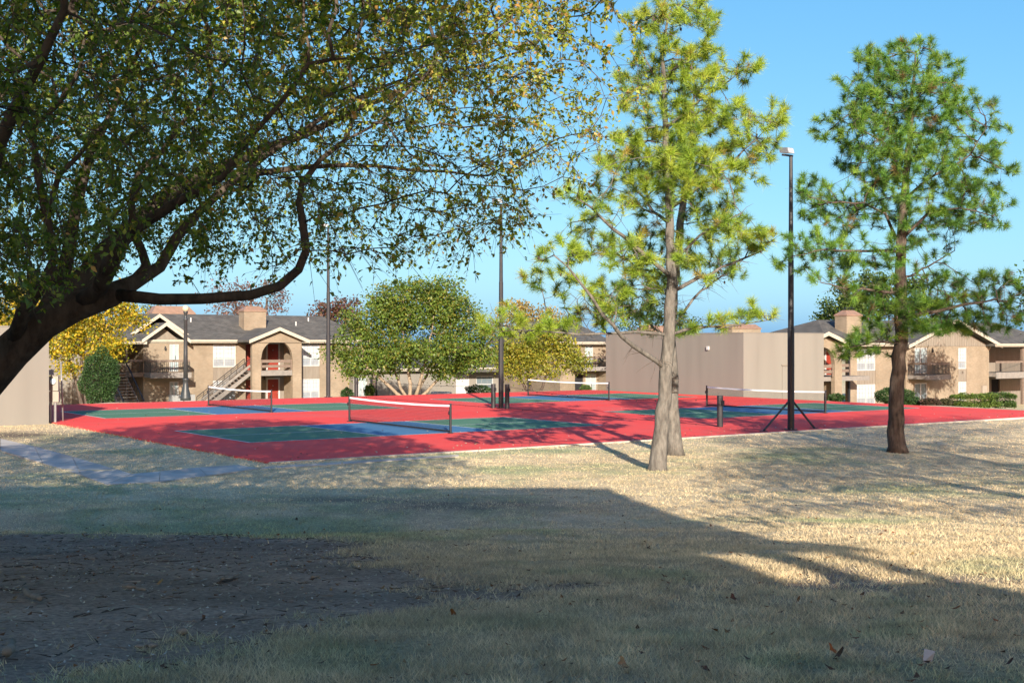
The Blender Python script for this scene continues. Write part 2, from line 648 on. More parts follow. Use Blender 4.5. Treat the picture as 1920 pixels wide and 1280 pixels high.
ax = axis(-20, 13, 0.14, 1800)
ay = axis(4, 47, 0.14, 1800)
GX, GY = np.meshgrid(ax, ay)
gx, gy = GX.ravel(), GY.ravel()
gz = TZ(gx, gy)
dm = dirt_mask(gx, gy)
wm = worn_mask(gx, gy)
gz = gz - 0.02 * dm + dm * (fbm(gx / 0.35, gy / 0.35, 77, 3) - 0.5) * 0.05
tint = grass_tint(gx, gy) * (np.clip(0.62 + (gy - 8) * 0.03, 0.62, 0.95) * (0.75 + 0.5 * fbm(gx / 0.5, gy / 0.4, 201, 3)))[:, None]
soil = np.array([0.29, 0.215, 0.16])[None, :] * (0.35 + 0.75 * fbm(gx / 1.3, gy / 0.8, 63, 4) + 0.55 * fbm(gx / 0.3, gy / 0.2, 64, 2))[:, None]
tint = tint * (1 - dm[:, None]) + soil * dm[:, None]
soil2 = np.array([0.15, 0.115, 0.085])[None, :]
tint = tint * (1 - wm[:, None]) + soil2 * wm[:, None]
nx, ny = len(ax), len(ay)
idx = np.arange(nx * ny).reshape(ny, nx)
Fq = np.stack([idx[:-1, :-1].ravel(), idx[:-1, 1:].ravel(), idx[1:, 1:].ravel(), idx[1:, :-1].ravel()], 1)
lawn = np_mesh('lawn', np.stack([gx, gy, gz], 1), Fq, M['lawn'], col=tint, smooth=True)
tag(lawn, kind='structure')

# ------------------------------------------------------------------ court slab, courts, lines
slab = empty('court_surface', (O1[0], O1[1], 0), TH, kind='structure')
MB().box(SU0, SU1, SV0 + 0.16, SV1, -0.28, 0.0).build('red_surface', M['red'], slab)
x = SU0
kn = 0
eb = MB().box(0, 3.02, SV0 + 0.03, SV0 + 0.158, -0.26, 0.006)
e0 = eb.build('kerb_stone', M['concrete'], slab)
e0.location.x = SU0 + 0.01
for i in range(1, 12):
    c = e0.copy()
    link(c, slab)
    c.location.x = SU0 + 0.01 + i * 3.05

LW = 0.055


def court(u0, v0, label):
    """one painted pickleball court, 13.41 by 6.10 m, origin at its near left corner"""
    L, W, K = 13.41, 6.10, 2.13
    xm = L / 2
    r = empty('pickleball_court', (*uv2w(u0, v0), 0), TH, kind='structure')
    for a, b in ((0, xm - K), (xm + K, L)):
        for c, d in ((0, W / 2), (W / 2, W)):
            MB().face([(a, c, .004), (b, c, .004), (b, d, .004), (a, d, .004)]).build('green_panel', M['green'], r)
    MB().face([(xm - K, 0, .004), (xm + K, 0, .004), (xm + K, W, .004), (xm - K, W, .004)]).build('kitchen_panel', M['blue'], r)

    def ln(x0, x1, y0, y1):
        MB().face([(x0, y0, .008), (x1, y0, .008), (x1, y1, .008), (x0, y1, .008)]).build('line', M['line'], r)
    ln(0, L, 0, LW)
    ln(0, L, W - LW, W)
    ln(0, LW, LW, W - LW)
    ln(L - LW, L, LW, W - LW)
    ln(xm - K - LW, xm - K, LW, W - LW)
    ln(xm + K, xm + K + LW, LW, W - LW)
    ln(LW, xm - K - LW, W / 2 - LW / 2, W / 2 + LW / 2)
    ln(xm + K + LW, L - LW, W / 2 - LW / 2, W / 2 + LW / 2)
    return r


def w2uv(p):
    d = np.array([p[0], p[1]]) - O1
    return float(d @ CU), float(d @ CV)


for q in ((-7.67, 36.29), (-15.754, 48.092), (-0.781, 59.845), (7.419, 48.016)):
    court(*w2uv(q), '')


# concrete path
def poly_slab(pts_px, name, parent, th=0.09, lift=0.02):
    P = [RT(*p) for p in pts_px]
    n = len(P)
    mb = MB()
    top = [(p.x, p.y, p.z + lift) for p in P]
    bot = [(p.x, p.y, p.z - th) for p in P]
    mb.v = top + bot
    mb.f = [tuple(range(n)), tuple(reversed(range(n, 2 * n)))] + [(i, i + n, (i + 1) % n + n, (i + 1) % n) for i in range(n)]
    return mb.build(name, M['concrete'], parent)


path = empty('concrete_path', (0, 0, 0), kind='structure')
for pts in ([(-90, 826), (-90, 806), (0, 822.8), (0, 844.3)],
            [(1, 844.6), (1, 823.2), (64, 837.5), (80, 869)],
            [(81, 869.4), (65, 837.7), (134.5, 856.4), (151.6, 891.5)],
            [(153, 892), (136, 857), (247, 889.5), (200, 909.5)],
            [(201, 909.6), (248.2, 889.7), (300, 884.5), (298, 904.5)],
            [(299, 904.4), (301, 884.4), (372, 877.2), (388, 893)],
            [(389, 892.8), (373, 877.1), (446, 872.6), (484, 879)],
            [(487, 880), (500, 875.6), (640, 867.0), (640, 870.8)],
            [(643, 870.6), (643, 866.8), (860, 853.2), (860, 856.5)]):
    poly_slab(pts, 'paving_slab', path)


# ------------------------------------------------------------------ grass blades and litter
def blades(n, y0, y1, hmin, hmax, wd, name, spread=0.47):
    """upright blades over the lawn between two depths"""
    y = rng.uniform(y0, y1, n)
    x = rng.uniform(-1, 1, n) * (y * spread + 0.6)
    d, u, v = slab_d(x, y)
    k = rng.random(n) > np.maximum(dirt_mask(x, y) ** 0.8 * 1.02, worn_mask(x, y) * 0.8)
    k &= d > -0.05
    # clumpy density
    k &= rng.random(n) < 0.05 + 1.6 * fbm(x / 0.28, y / 0.28, 91, 3)
    x, y = x[k], y[k]
    # not on the path
    pm = np.zeros(len(x), bool)
    for P in PATHS:
        ins = np.zeros(len(x), bool)
        j = len(P) - 1
        for i in range(len(P)):
            xi, yi = P[i]
            xj, yj = P[j]
            c = ((yi > y) != (yj > y)) & (x < (xj - xi) * (y - yi) / (yj - yi + 1e-12) + xi)
            ins ^= c
            j = i
        pm |= ins
    x, y = x[~pm], y[~pm]
    n = len(x)
    z = np.maximum(TZ(x, y) - 0.012, np.where(slab_d(x, y)[0] < 0.3, -0.03, -9))
    h = rng.uniform(hmin, hmax, n) * (0.35 + 0.7 * fbm(x / 1.1, y / 1.1, 15, 3) + 0.7 * fbm(x / 0.16, y / 0.16, 19, 2))
    a = rng.uniform(0, 2 * np.pi, n)
    lean = rng.uniform(0.2, 1.6, n)
    b = rng.uniform(0, 2 * np.pi, n)
    px_, py_ = np.cos(a) * wd / 2, np.sin(a) * wd / 2
    V = np.empty((n, 3, 3), np.float32)
    V[:, 0] = np.stack([x - px_, y - py_, z], 1)
    V[:, 1] = np.stack([x + px_, y + py_, z], 1)
    V[:, 2] = np.stack([x + np.cos(b) * h * lean, y + np.sin(b) * h * lean, z + h], 1)
    c = grass_tint(x, y) * rng.uniform(0.6, 1.4, n)[:, None] * (0.55 + 0.9 * fbm(x / 0.2, y / 0.2, 131, 3))[:, None]
    # near soil: dry reddish tufts
    e = np.clip(fbm(x / 0.9 + 7, y / 0.9, 21, 5) * 0 + np.exp(-((y - 9.5) / 3.2) ** 2) * np.clip((2.2 - x) / 3, 0, 1), 0, 1)[:, None] * 0.5
    c = c * (1 - e) + np.array([0.36, 0.28, 0.215]) * e * rng.uniform(0.7, 1.3, n)[:, None] + 0 * c
    col = np.repeat(c, 3, 0)
    o = np_mesh(name, V.reshape(-1, 3), np.arange(3 * n).reshape(n, 3), M['blade'], col=col)
    tag(o, kind='stuff')
    return o


PATHS = [[(p.x, p.y) for p in (RT(*q) for q in pts)] for pts in (
    [(-90, 826), (-90, 806), (0, 822.6), (65, 837.5), (135, 856), (249, 890), (352, 879.5), (447, 872.7), (482, 878.5), (379, 894), (298, 904.5), (200, 909.5), (81, 870), (0, 844.5)],)]
blades(200000, 4.9, 8.2, 0.016, 0.058, 0.0062, 'grass_blades')
blades(200000, 8.2, 13.0, 0.016, 0.055, 0.009, 'grass_blades')
blades(160000, 13.0, 21.0, 0.018, 0.05, 0.013, 'grass_blades')
blades(110000, 21.0, 33.0, 0.02, 0.05, 0.02, 'grass_blades')
blades(70000, 33.0, 47.0, 0.02, 0.055, 0.026, 'grass_blades')


def litter(n, y0, y1, size, name, cols, onlydirt=False, flat_=True, xr=None):
    y = rng.uniform(y0, y1, n)
    x = rng.uniform(-1, 1, n) * (y * 0.47 + 0.5)
    if xr:
        x = rng.uniform(*xr, n)
    d, u, v = slab_d(x, y)
    k = (d > 0.1)
    if onlydirt:
        k &= dirt_mask(x, y) > rng.random(n) * 0.9
    x, y = x[k], y[k]
    n = len(x)
    s = size * rng.uniform(0.5, 1.5, n)
    a = rng.uniform(0, 2 * np.pi, n)
    tilt = rng.uniform(-0.5, 0.5, (n, 2))
    z = TZ(x, y) + (0.006 if onlydirt else 0.03)
    ca, sa = np.cos(a), np.sin(a)
    lx = np.array([-1, -0.1, 1, 0.1])
    ly = np.array([0, 0.5, 0, -0.5])
    V = np.empty((n, 4, 3), np.float32)
    for i in range(4):
        X = (lx[i] * ca - ly[i] * sa) * s
        Y = (lx[i] * sa + ly[i] * ca) * s
        V[:, i] = np.stack([x + X, y + Y, z + tilt[:, 0] * X * 0.8 + tilt[:, 1] * Y * 0.8 + (0.3 * s if i in (0, 2) else 0)], 1)
    ci = rng.integers(0, len(cols), n)
    c = np.array(cols)[ci] * rng.uniform(0.75, 1.3, n)[:, None]
    idx = np.arange(4 * n).reshape(n, 4)
    Ft = np.concatenate([idx[:, [0, 1, 3]], idx[:, [1, 2, 3]]])
    o = np_mesh(name, V.reshape(-1, 3), Ft, M['fallen'], col=np.repeat(c, 4, 0))
    return tag(o, kind='stuff')


PALE = [(0.42, 0.38, 0.28), (0.36, 0.33, 0.22), (0.30, 0.24, 0.15), (0.45, 0.42, 0.36)]
BROWN = [(0.13, 0.06, 0.03), (0.19, 0.085, 0.035), (0.09, 0.05, 0.03), (0.24, 0.15, 0.07)]
litter(5200, 5.6, 15.5, 0.014, 'leaf_litter', PALE, True, xr=(-7.5, 1.2))
litter(1000, 6, 15.0, 0.020, 'leaf_litter', BROWN + PALE[2:3], True, xr=(-7.5, 1.2))


def slivers(n, name):
    y = rng.uniform(5.8, 15.6, n)
    x = rng.uniform(-7.5, 1.0, n)
    k = dirt_mask(x, y) > 0.3 + 0.6 * rng.random(n)
    x, y = x[k], y[k]
    n = len(x)
    a = rng.uniform(0, 6.28, n)
    L = rng.uniform(.015, .08, n)
    wd = rng.uniform(.0015, .004, n)
    z = TZ(x, y) + .008
    ca, sa = np.cos(a), np.sin(a)
    V = np.empty((n, 3, 3), np.float32)
    V[:, 0] = np.stack([x - ca * L - sa * wd, y - sa * L + ca * wd, z], 1)
    V[:, 1] = np.stack([x - ca * L + sa * wd, y - sa * L - ca * wd, z + .008], 1)
    V[:, 2] = np.stack([x + ca * L, y + sa * L, z + rng.uniform(0, .02, n)], 1)
    cs = np.array([(0.08, 0.06, 0.046), (0.15, 0.115, 0.09), (0.3, 0.26, 0.21), (0.05, 0.04, 0.034)])
    c = cs[rng.integers(0, 4, n)]
    return tag(np_mesh(name, V.reshape(-1, 3), np.arange(3 * n).reshape(n, 3), M['fallen'], col=np.repeat(c, 3, 0)), kind='stuff')


slivers(2400, 'bark_mulch')
litter(420, 5, 11, 0.020, 'leaf_litter', BROWN)
litter(520, 11, 26, 0.026, 'leaf_litter', BROWN)


def fallen_leaf(px, py, s, c, label, upright=0.5):
    p = RT(px, py)
    s *= 0.62
    n = 9
    a0 = random.uniform(0, 6.28)
    V = [(0, 0, 0.0)]
    for i in range(n):
        a = 2 * math.pi * i / n
        r = s * (1.0 if i % 2 == 0 else 0.62) * random.uniform(0.85, 1.1)
        V.append((math.cos(a) * r * 1.25, math.sin(a) * r * 0.8, abs(math.cos(a)) * s * 0.35))
    F = [(0, i + 1, (i + 1) % n + 1) for i in range(n)]
    me = bpy.data.meshes.new('fallen_leaf')
    me.from_pydata(V, [], F)
    at = me.attributes.new('tint', 'FLOAT_COLOR', 'POINT')
    for d in at.data:
        d.color = (*[q * random.uniform(0.85, 1.15) for q in c], 1)
    me.materials.append(M['fallen'])
    o = link(bpy.data.objects.new('fallen_leaf', me))
    o.location = (p.x, p.y, p.z + 0.025 + s * 0.3)
    o.rotation_euler = (random.uniform(-upright, upright), random.uniform(-upright, upright) - 0.4, a0)
    return tag(o, label, 'leaf', 'larger dead leaves lying on the lawn')




def court_bits(n):
    u = rng.uniform(SU0 + .2, SU1 - .5, n)
    v = np.where(rng.random(n) < .45, SV0 + .2 + np.abs(rng.normal(0, 1.2, n)), rng.uniform(SV0 + .2, SV1 - .4, n))
    q = O1[None, :] + u[:, None] * CU + v[:, None] * CV
    a = rng.uniform(0, 6.28, n)
    s_ = rng.uniform(.015, .045, n)
    V = np.empty((n, 4, 3), np.float32)
    for i, (lx, ly) in enumerate(((-1, 0), (0, .5), (1, 0), (0, -.5))):
        V[:, i] = np.stack([q[:, 0] + (lx * np.cos(a) - ly * np.sin(a)) * s_, q[:, 1] + (lx * np.sin(a) + ly * np.cos(a)) * s_, np.full(n, .013) + (.02 * (i % 2 == 0))], 1)
    cs = np.array(PALE + BROWN)
    c = cs[rng.integers(0, len(cs), n)]
    idx = np.arange(4 * n).reshape(n, 4)
    return tag(np_mesh('leaf_litter', V.reshape(-1, 3), np.concatenate([idx[:, [0, 1, 2]], idx[:, [0, 2, 3]]]), M['fallen'], col=np.repeat(c, 4, 0)), kind='stuff')


court_bits(420)
RUST, DK, TANL = (0.24, 0.085, 0.03), (0.10, 0.05, 0.03), (0.26, 0.17, 0.08)
for px, py, s, c, lb in (
        (1375, 1130, .055, DK, 'curled dark brown leaf in the shaded grass right of centre'),
        (1340, 1192, .05, RUST, 'upright rust brown leaf in the bottom grass, left of a darker clump'),
        (1497, 1133, .04, RUST, 'small orange brown leaf just below the two light streaks'),
        (1660, 1001, .06, DK, 'dark curled leaf alone on the sunny straw coloured grass'),
        (1676, 1003, .045, RUST, 'reddish leaf right next to the dark curled leaf on sunny grass'),
        (1792, 1150, .05, RUST, 'orange leaf near the shadow edge at the right'),
        (1864, 1172, .045, RUST, 'bright orange leaf in the shaded grass at the right border'),
        (1575, 1238, .06, DK, 'wide dark leaf lying flat in the bottom grass, right half'),
        (1560, 1229, .05, RUST, 'brown leaf touching the wide dark leaf in the bottom grass'),
        (1322, 1268, .055, DK, 'dark leaf at the very bottom edge of the lawn, middle'),
        (1238, 1071, .035, RUST, 'tiny orange leaf in the shaded grass under the shadow corner'),
        (850, 1160, .05, RUST, 'orange leaf in dry grass right of the bare soil'),
        (1893, 1255, .05, DK, 'dark folded leaf in the bottom right corner'),
        (1167, 1256, .05, TANL, 'tan leaf in green grass at the bottom, centre right'),
        (704, 1259, .05, RUST, 'reddish leaf in the bottom grass below the bare soil'),
        (160, 1003, .05, TANL, 'tan leaf on the grass just behind the bare soil'),
        (420, 982, .06, DK, 'dark leaf clump in the swale behind the bare soil'),
        (556, 978, .06, DK, 'dark leaf in the green swale, right of another leaf clump'),
        (300, 1100, .045, TANL, 'tan curled leaf in the middle of the bare soil'),
        (1710, 1045, .045, TANL, 'yellowish leaf on the sunny lawn at the right')):
    fallen_leaf(px, py, s, c, lb)


# ------------------------------------------------------------------ trees
def grow(nodes, par, attr, D, dk, iters, jit=0.15, droop=0.0):
    nodes = [Vector(n) for n in nodes]
    par = list(par)
    act = [Vector(a) for a in attr]
    kids = [0] * len(nodes)
    for p in par:
        if p >= 0:
            kids[p] += 1
    for it in range(iters):
        if not act:
            break
        kd = kdtree.KDTree(len(nodes))
        for i, n in enumerate(nodes):
            kd.insert(n, i)
        kd.balance()
        pull = {}
        keep = []
        for a in act:
            co, i, d = kd.find(a)
            if d < dk:
                continue
            keep.append(a)
            v = (a - co) / d
            if i in pull:
                pull[i] += v
            else:
                pull[i] = v.copy()
        act = keep
        for i, v in pull.items():
            if kids[i] >= 4:
                continue
            v = v.normalized() + Vector((random.gauss(0, jit), random.gauss(0, jit), random.gauss(0, jit) - droop))
            if v.length < 1e-6:
                continue
            p = nodes[i] + v.normalized() * D
            co, j, d = kd.find(p)
            if d < D * 0.35:
                continue
            nodes.append(p)
            par.append(i)
            kids.append(0)
            kids[i] += 1
    return nodes, par


def radii(nodes, par, tip, p=2.2, rmin=None, rmax=None):
    n = len(nodes)
    acc = [0.0] * n
    r = [0.0] * n
    kid = [0] * n
    for i in range(n - 1, -1, -1):
        r[i] = max(tip, acc[i] ** (1 / p)) if acc[i] > 0 else tip
        if rmin and i in rmin:
            r[i] = rmin[i]
        if par[i] >= 0:
            acc[par[i]] += r[i] ** p
    return r


def branch_mesh(nodes, par, r, lim=None):
    """tubes along chains; returns MB"""
    n = len(nodes)
    ch = [[] for _ in range(n)]
    for i, p in enumerate(par):
        if p >= 0:
            ch[p].append(i)
    mb = MB()
    stack = [(i, None) for i in range(n) if par[i] < 0]
    while stack:
        i, frm = stack.pop()
        pts, rad = [], []
        if frm is not None:
            pts.append(nodes[frm])
            rad.append(min(r[i] * 1.15, r[frm]))
        while True:
            pts.append(nodes[i])
            rad.append(r[i])
            if not ch[i]:
                break
            c = sorted(ch[i], key=lambda k: -r[k])
            for k in c[1:]:
                stack.append((k, i))
            i = c[0]
        if len(pts) > 1:
            R = max(rad)
            rad[-1] *= 0.5
            sides = 3 if R < 0.012 else 5 if R < 0.04 else 8 if R < 0.12 else 14
            mb.tube(pts, rad, sides)
    return mb


def leaf_cloud(P, D, size, cols, wts, flut=0.8, down=0.35, aspect=0.55, jit=0.22, colnoise=0.0):
    """folded two triangle leaves; P (n,3) positions, D (n,3) rough tip directions or None"""
    n = len(P)
    d = rng.normal(0, 1, (n, 3)) * flut
    if D is not None:
        d = d + D
    d[:, 2] -= down
    d /= np.linalg.norm(d, axis=1)[:, None] + 1e-9
    up = rng.normal(0, 0.8, (n, 3))
    up[:, 2] += 0.9
    s = np.cross(d, up)
    s /= np.linalg.norm(s, axis=1)[:, None] + 1e-9
    nn = np.cross(s, d)
    L = size * rng.uniform(0.65, 1.35, n)[:, None]
    W = L * aspect * 0.5
    V = np.empty((n, 4, 3), np.float32)
    V[:, 0] = P
    V[:, 1] = P + d * L * 0.45 + s * W + nn * L * 0.08
    V[:, 2] = P + d * L - nn * L * 0.06
    V[:, 3] = P + d * L * 0.45 - s * W + nn * L * 0.08
    ci = rng.choice(len(cols), n, p=np.array(wts) / sum(wts))
    c = np.array(cols)[ci] * (1 + rng.uniform(-jit, jit, n))[:, None]
    idx = np.arange(4 * n).reshape(n, 4)
    Ft = np.concatenate([idx[:, [0, 1, 2]], idx[:, [0, 2, 3]]])
    return V.reshape(-1, 3), Ft, np.repeat(c, 4, 0)


def needle_tufts(P, D, per, length, wd, cols, wts, jit=0.2, bright=None):
    """needles as thin triangles bursting from each shoot"""
    n = len(P)
    N = n * per
    p = np.repeat(P, per, 0)
    d = np.repeat(D / (np.linalg.norm(D, axis=1)[:, None] + 1e-9), per, 0)
    rv = rng.normal(0, 1, (N, 3))
    s = np.cross(d, rv)
    s /= np.linalg.norm(s, axis=1)[:, None] + 1e-9
    a = rng.uniform(math.radians(10), math.radians(80), N)[:, None]
    nd = d * np.cos(a) + s * np.sin(a)
    o = p - d * (rng.random(N)[:, None] ** 1.3) * length * 1.0
    L = length * rng.uniform(0.7, 1.15, N)[:, None]
    sv = np.cross(nd, rng.normal(0, 1, (N, 3)))
    sv /= np.linalg.norm(sv, axis=1)[:, None] + 1e-9
    tip = o + nd * L
    tip[:, 2] -= 0.12 * L[:, 0]
    V = np.empty((N, 3, 3), np.float32)
    V[:, 0] = o - sv * wd / 2
    V[:, 1] = o + sv * wd / 2
    V[:, 2] = tip
    ci = rng.choice(len(cols), n, p=np.array(wts) / sum(wts))
    c = np.array(cols)[ci] * (1 + rng.uniform(-jit, jit, n))[:, None]
    c = np.repeat(c, per, 0) * (1 + rng.uniform(-0.15, 0.15, N))[:, None]
    return V.reshape(-1, 3), np.arange(3 * N).reshape(N, 3), np.repeat(c, 3, 0)


def traced(lists):
    """lists of (px, py, Y, radius) polylines; a polyline's first point joins the nearest earlier node"""
    nodes, par, rm = [], [], {}
    for pl in lists:
        pts = [(PT(a, b, Y), r) for a, b, Y, r in pl]
        # densify
        prev = -1
        if nodes:
            k = min(range(len(nodes)), key=lambda i: (nodes[i] - pts[0][0]).length)
            prev = k
            seq = [(nodes[k], pts[0][1])] + pts[1:] if (nodes[k] - pts[0][0]).length < 0.6 else [(nodes[k], pts[0][1])] + pts
        else:
            seq = pts
            nodes.append(pts[0][0])
            par.append(-1)
            rm[0] = pts[0][1]
            prev = 0
        for (a, ra), (b, rb) in zip(seq[:-1], seq[1:]):
            m = max(1, int((b - a).length / 0.3))
            for i in range(1, m + 1):
                t = i / m
                wob = Vector((random.gauss(0, 1), random.gauss(0, 1), random.gauss(0, 1))) * (0.02 if i < m else 0)
                nodes.append(a.lerp(b, t) + wob)
                par.append(prev)
                prev = len(nodes) - 1
                rm[prev] = ra + (rb - ra) * t
    return nodes, par, rm


# ---- the big elm on the left
def in_poly_y(x):
    bx = [-900, -100, 0, 90, 200, 300, 400, 470, 560, 640, 700, 760, 830, 880, 960, 1010, 1060, 1120, 1180, 1215, 1260]
    by = [560, 560, 585, 560, 500, 470, 500, 520, 505, 500, 480, 500, 490, 465, 470, 420, 360, 345, 280, 215, -50]
    return np.interp(x, bx, by)


elm_lines = [
    [(-235, 1075, 11.0, .34), (-215, 980, 11.0, .27), (-140, 850, 11.0, .235), (-60, 750, 11.0, .22), (20, 660, 11.0, .20), (80, 605, 11.0, .185), (140, 575, 11.0, .16), (210, 552, 11.0, .13)],
    [(205, 556, 11.0, .075), (300, 561, 10.8, .06), (380, 560, 10.7, .056), (470, 553, 10.6, .052), (525, 536, 10.6, .05), (560, 505, 10.6, .047), (574, 470, 10.6, .045), (568, 420, 10.6, .042), (561, 380, 10.7, .038), (566, 345, 10.8, .034), (600, 300, 11.0, .028), (645, 265, 11.2, .022), (720, 225, 11.5, .015)],
    [(210, 552, 11.0, .10), (250, 530, 11.2, .085), (275, 500, 11.3, .06), (266, 470, 11.3, .05), (250, 435, 11.3, .045), (246, 375, 11.3, .042), (262, 322, 11.4, .036), (308, 280, 11.5, .03), (335, 235, 11.6, .024), (400, 180, 11.8, .016)],
    [(250, 530, 11.2, .075), (300, 500, 11.4, .065), (335, 440, 11.6, .058), (375, 395, 11.8, .05), (430, 345, 12.0, .045), (500, 290, 12.3, .038), (590, 230, 12.7, .028), (700, 170, 13.2, .02), (820, 110, 13.6, .014)],
    [(110, 590, 11.0, .15), (170, 510, 11.6, .13), (235, 440, 12.2, .11), (300, 375, 12.8, .095), (400, 320, 13.2, .075), (520, 270, 13.6, .055), (680, 200, 14.0, .036), (850, 130, 14.2, .022), (1000, 90, 14.0, .014)],
    [(400, 320, 13.2, .05), (520, 320, 13.6, .04), (640, 310, 13.9, .03), (780, 320, 14.0, .02), (900, 330, 13.8, .013)],
    [(140, 575, 11.0, .09), (205, 500, 10.6, .085), (235, 440, 10.3, .07), (300, 400, 10.0, .05), (420, 330, 9.6, .035), (520, 200, 9.3, .022)],
    [(20, 660, 11.0, .10), (45, 580, 10.7, .075), (80, 535, 10.5, .055), (102, 485, 10.4, .045), (88, 410, 10.3, .042), (72, 330, 10.2, .038), (60, 240, 10.1, .03), (110, 195, 10.0, .026), (150, 130, 9.9, .02), (160, 60, 9.8, .013)],
    [(85, 420, 10.3, .035), (110, 330, 10.5, .03), (150, 290, 10.6, .024), (210, 210, 10.8, .016)],
    [(60, 640, 11.0, .12), (122, 500, 11.8, .085), (140, 400, 12.3, .07), (170, 280, 12.8, .055), (230, 160, 13.2, .038), (300, 20, 13.6, .022)],
    [(-60, 750, 11.0, .15), (-160, 560, 11.0, .12), (-300, 400, 11.0, .09), (-480, 250, 10.8, .06), (-650, 150, 10.5, .03)],
    [(-60, 750, 11.0, .14), (-60, 560, 10.0, .11), (-40, 400, 9.2, .08), (30, 200, 8.6, .05), (120, 20, 8.2, .03)],
    [(-140, 850, 11.0, .15), (-200, 600, 12.0, .12), (-180, 350, 13.0, .08), (-100, 100, 13.8, .05), (0, -120, 14.2, .03)],
]
elm_lines = [[(a, b, c, d * .84) for a, b, c, d in l] for l in elm_lines]
nodes, par, rm = traced(elm_lines)
att = []
bias = 0
while len(att) < 13500:
    X = random.uniform(-13, 1.4)
    Y = random.uniform(6.6, 16.8)
    e = ((X + 5.6) / 7.0) ** 2 + ((Y - 11.6) / 5.2) ** 2
    if e > 1:
        continue
    zt = 4.4 + 7.6 * math.sqrt(max(0, 1 - e))
    z = random.uniform(2.6, 12.0)
    if z > zt:
        continue
    px = 960 + F_PX * X / Y
    py = YH - F_PX * (z - EYE) / Y
    lim = float(in_poly_y(np.array(px)))
    if py > lim - 10:
        continue
    # thin out the open lower middle
    low = (lim - py)
    if 250 < px < 800 and low < 130 and random.random() < 0.55:
        continue
    if px > 520 and py > 220 and random.random() < 0.3:
        continue
    if px > 1020 and Y < 11:
        continue
    if px > 0 and py < 0 and random.random() < 0.35:
        continue
    if px < -120 and random.random() < 0.55:
        continue
    att.append(Vector((X, Y, z)))
nodes, par = grow(nodes, par, att, 0.2, 0.27, 90, 0.22, 0.06)
r = radii(nodes, par, 0.0035, 2.3, rm)
elm = empty('elm_tree', (*TREE_BASE, tz(*TREE_BASE)), 0, 'large spreading elm leaning in from the left with a dark trunk and low bent limb', 'tree')
off = -Vector(elm.location)


def shift(mb):
    mb.v = [(a + off.x, b + off.y, c + off.z) for a, b, c in mb.v]
    return mb


shift(branch_mesh(nodes, par, r)).build('trunk', M['bark_elm'], elm, smooth=True)
# leaves on short twigs at the thin nodes
kidn = [0] * len(nodes)
for p in par:
    if p >= 0:
        kidn[p] += 1
LP, LD, TW = [], [], MB()
for i, n in enumerate(nodes):
    if par[i] < 0 or r[i] > 0.011:
        continue
    d = (n - nodes[par[i]]).normalized()
    k = 3 if kidn[i] else 6
    for t in range(k):
        v = (d * 0.6 + Vector((random.gauss(0, .6), random.gauss(0, .6), random.gauss(-.25, .45)))).normalized()
        ln = random.uniform(.12, .34)
        px = 960 + F_PX * n.x / n.y
        py = YH - F_PX * (n.z - EYE) / n.y
        q = [n, n + v * ln * .5, n + v * ln + Vector((0, 0, -ln * .3))]
        TW.tube([q[0], q[2]], [.0026, .001], 3)
        m = random.randint(6, 11) if not (px > 480 and py > 230) else random.randint(2, 6)
        for j in range(m):
            f = random.uniform(.15, 1)
            c = q[0].lerp(q[1], f * 2) if f < .5 else q[1].lerp(q[2], f * 2 - 1)
            LP.append((c.x, c.y, c.z))
            LD.append((v.x * .5, v.y * .5, v.z * .4))
LP = np.array(LP)
LD = np.array(LD)
# autumn yellow, raised to the right to paint in sunlit leaves; greener left
yel = np.clip((960 + F_PX * LP[:, 0] / LP[:, 1] - 300) / 700, 0, 1) * 0.36 + 0.07
ck = rng.random(len(LP))
lsz = 0.047 * (1 + 0.6 * np.clip((LP[:, 2] - 5.6) / 1.6, 0, 1))[:, None]    # leaves enlarged high in the crown, out of view, to deepen its cast shade
V, Ft, c = leaf_cloud(LP, LD, lsz, [(0.095, 0.15, 0.026), (0.125, 0.185, 0.03), (0.062, 0.105, 0.021)], [.4, .35, .25], aspect=0.58)
ycol = np.array([(0.34, 0.29, 0.05), (0.42, 0.29, 0.08), (0.26, 0.27, 0.04), (0.36, 0.2, 0.06)])
sel = rng.random(len(LP)) < yel
cy = ycol[rng.choice(4, len(LP), p=[.35, .2, .35, .1])] * rng.uniform(.75, 1.2, len(LP))[:, None]
cc = c[::4].copy()
cc[sel] = cy[sel]
mid = (~sel) & (rng.random(len(LP)) < yel * 1.9)
cc[mid] = np.array([0.25, 0.295, 0.042]) * rng.uniform(.8, 1.2, mid.sum())[:, None]  # lime tone painted in for the sunlit right of the crown
print('elm leaves', len(LP), 'nodes', len(nodes))
np_mesh('crown', V + np.array(off), Ft, M['leaf'], elm, col=np.repeat(cc, 4, 0))['kind'] = 'stuff'
shift(TW).build('twigs', M['bark_elm'], elm)['kind'] = 'stuff'
# surface roots over the bare soil
for pts in ([(-150, 1075), (0, 1060), (120, 1048), (250, 1052), (420, 1040)], [(-150, 1110), (40, 1100), (150, 1092), (300, 1105)],
            [(-150, 1090), (20, 1080), (180, 1100), (260, 1108)], [(140, 1150), (200, 1138), (300, 1128)], [(410, 1088), (450, 1078), (520, 1070)],
            [(-150, 1070), (30, 1045), (140, 1040)]):
    P = [RT(*p) for p in pts]
    R0 = random.uniform(.018, .026)
    fine = []
    for a, b in zip(P[:-1], P[1:]):
        for t in (0, .33, .66):
            q = a.lerp(b, t)
            q.z = tz(q.x, q.y) + random.uniform(-.05, -.022)
            fine.append(q)
    shift(MB().tube(fine, [R0 * (1 - .7 * i / len(fine)) for i in range(len(fine))], 7)).build('root', M['bark_elm'], elm, smooth=True)


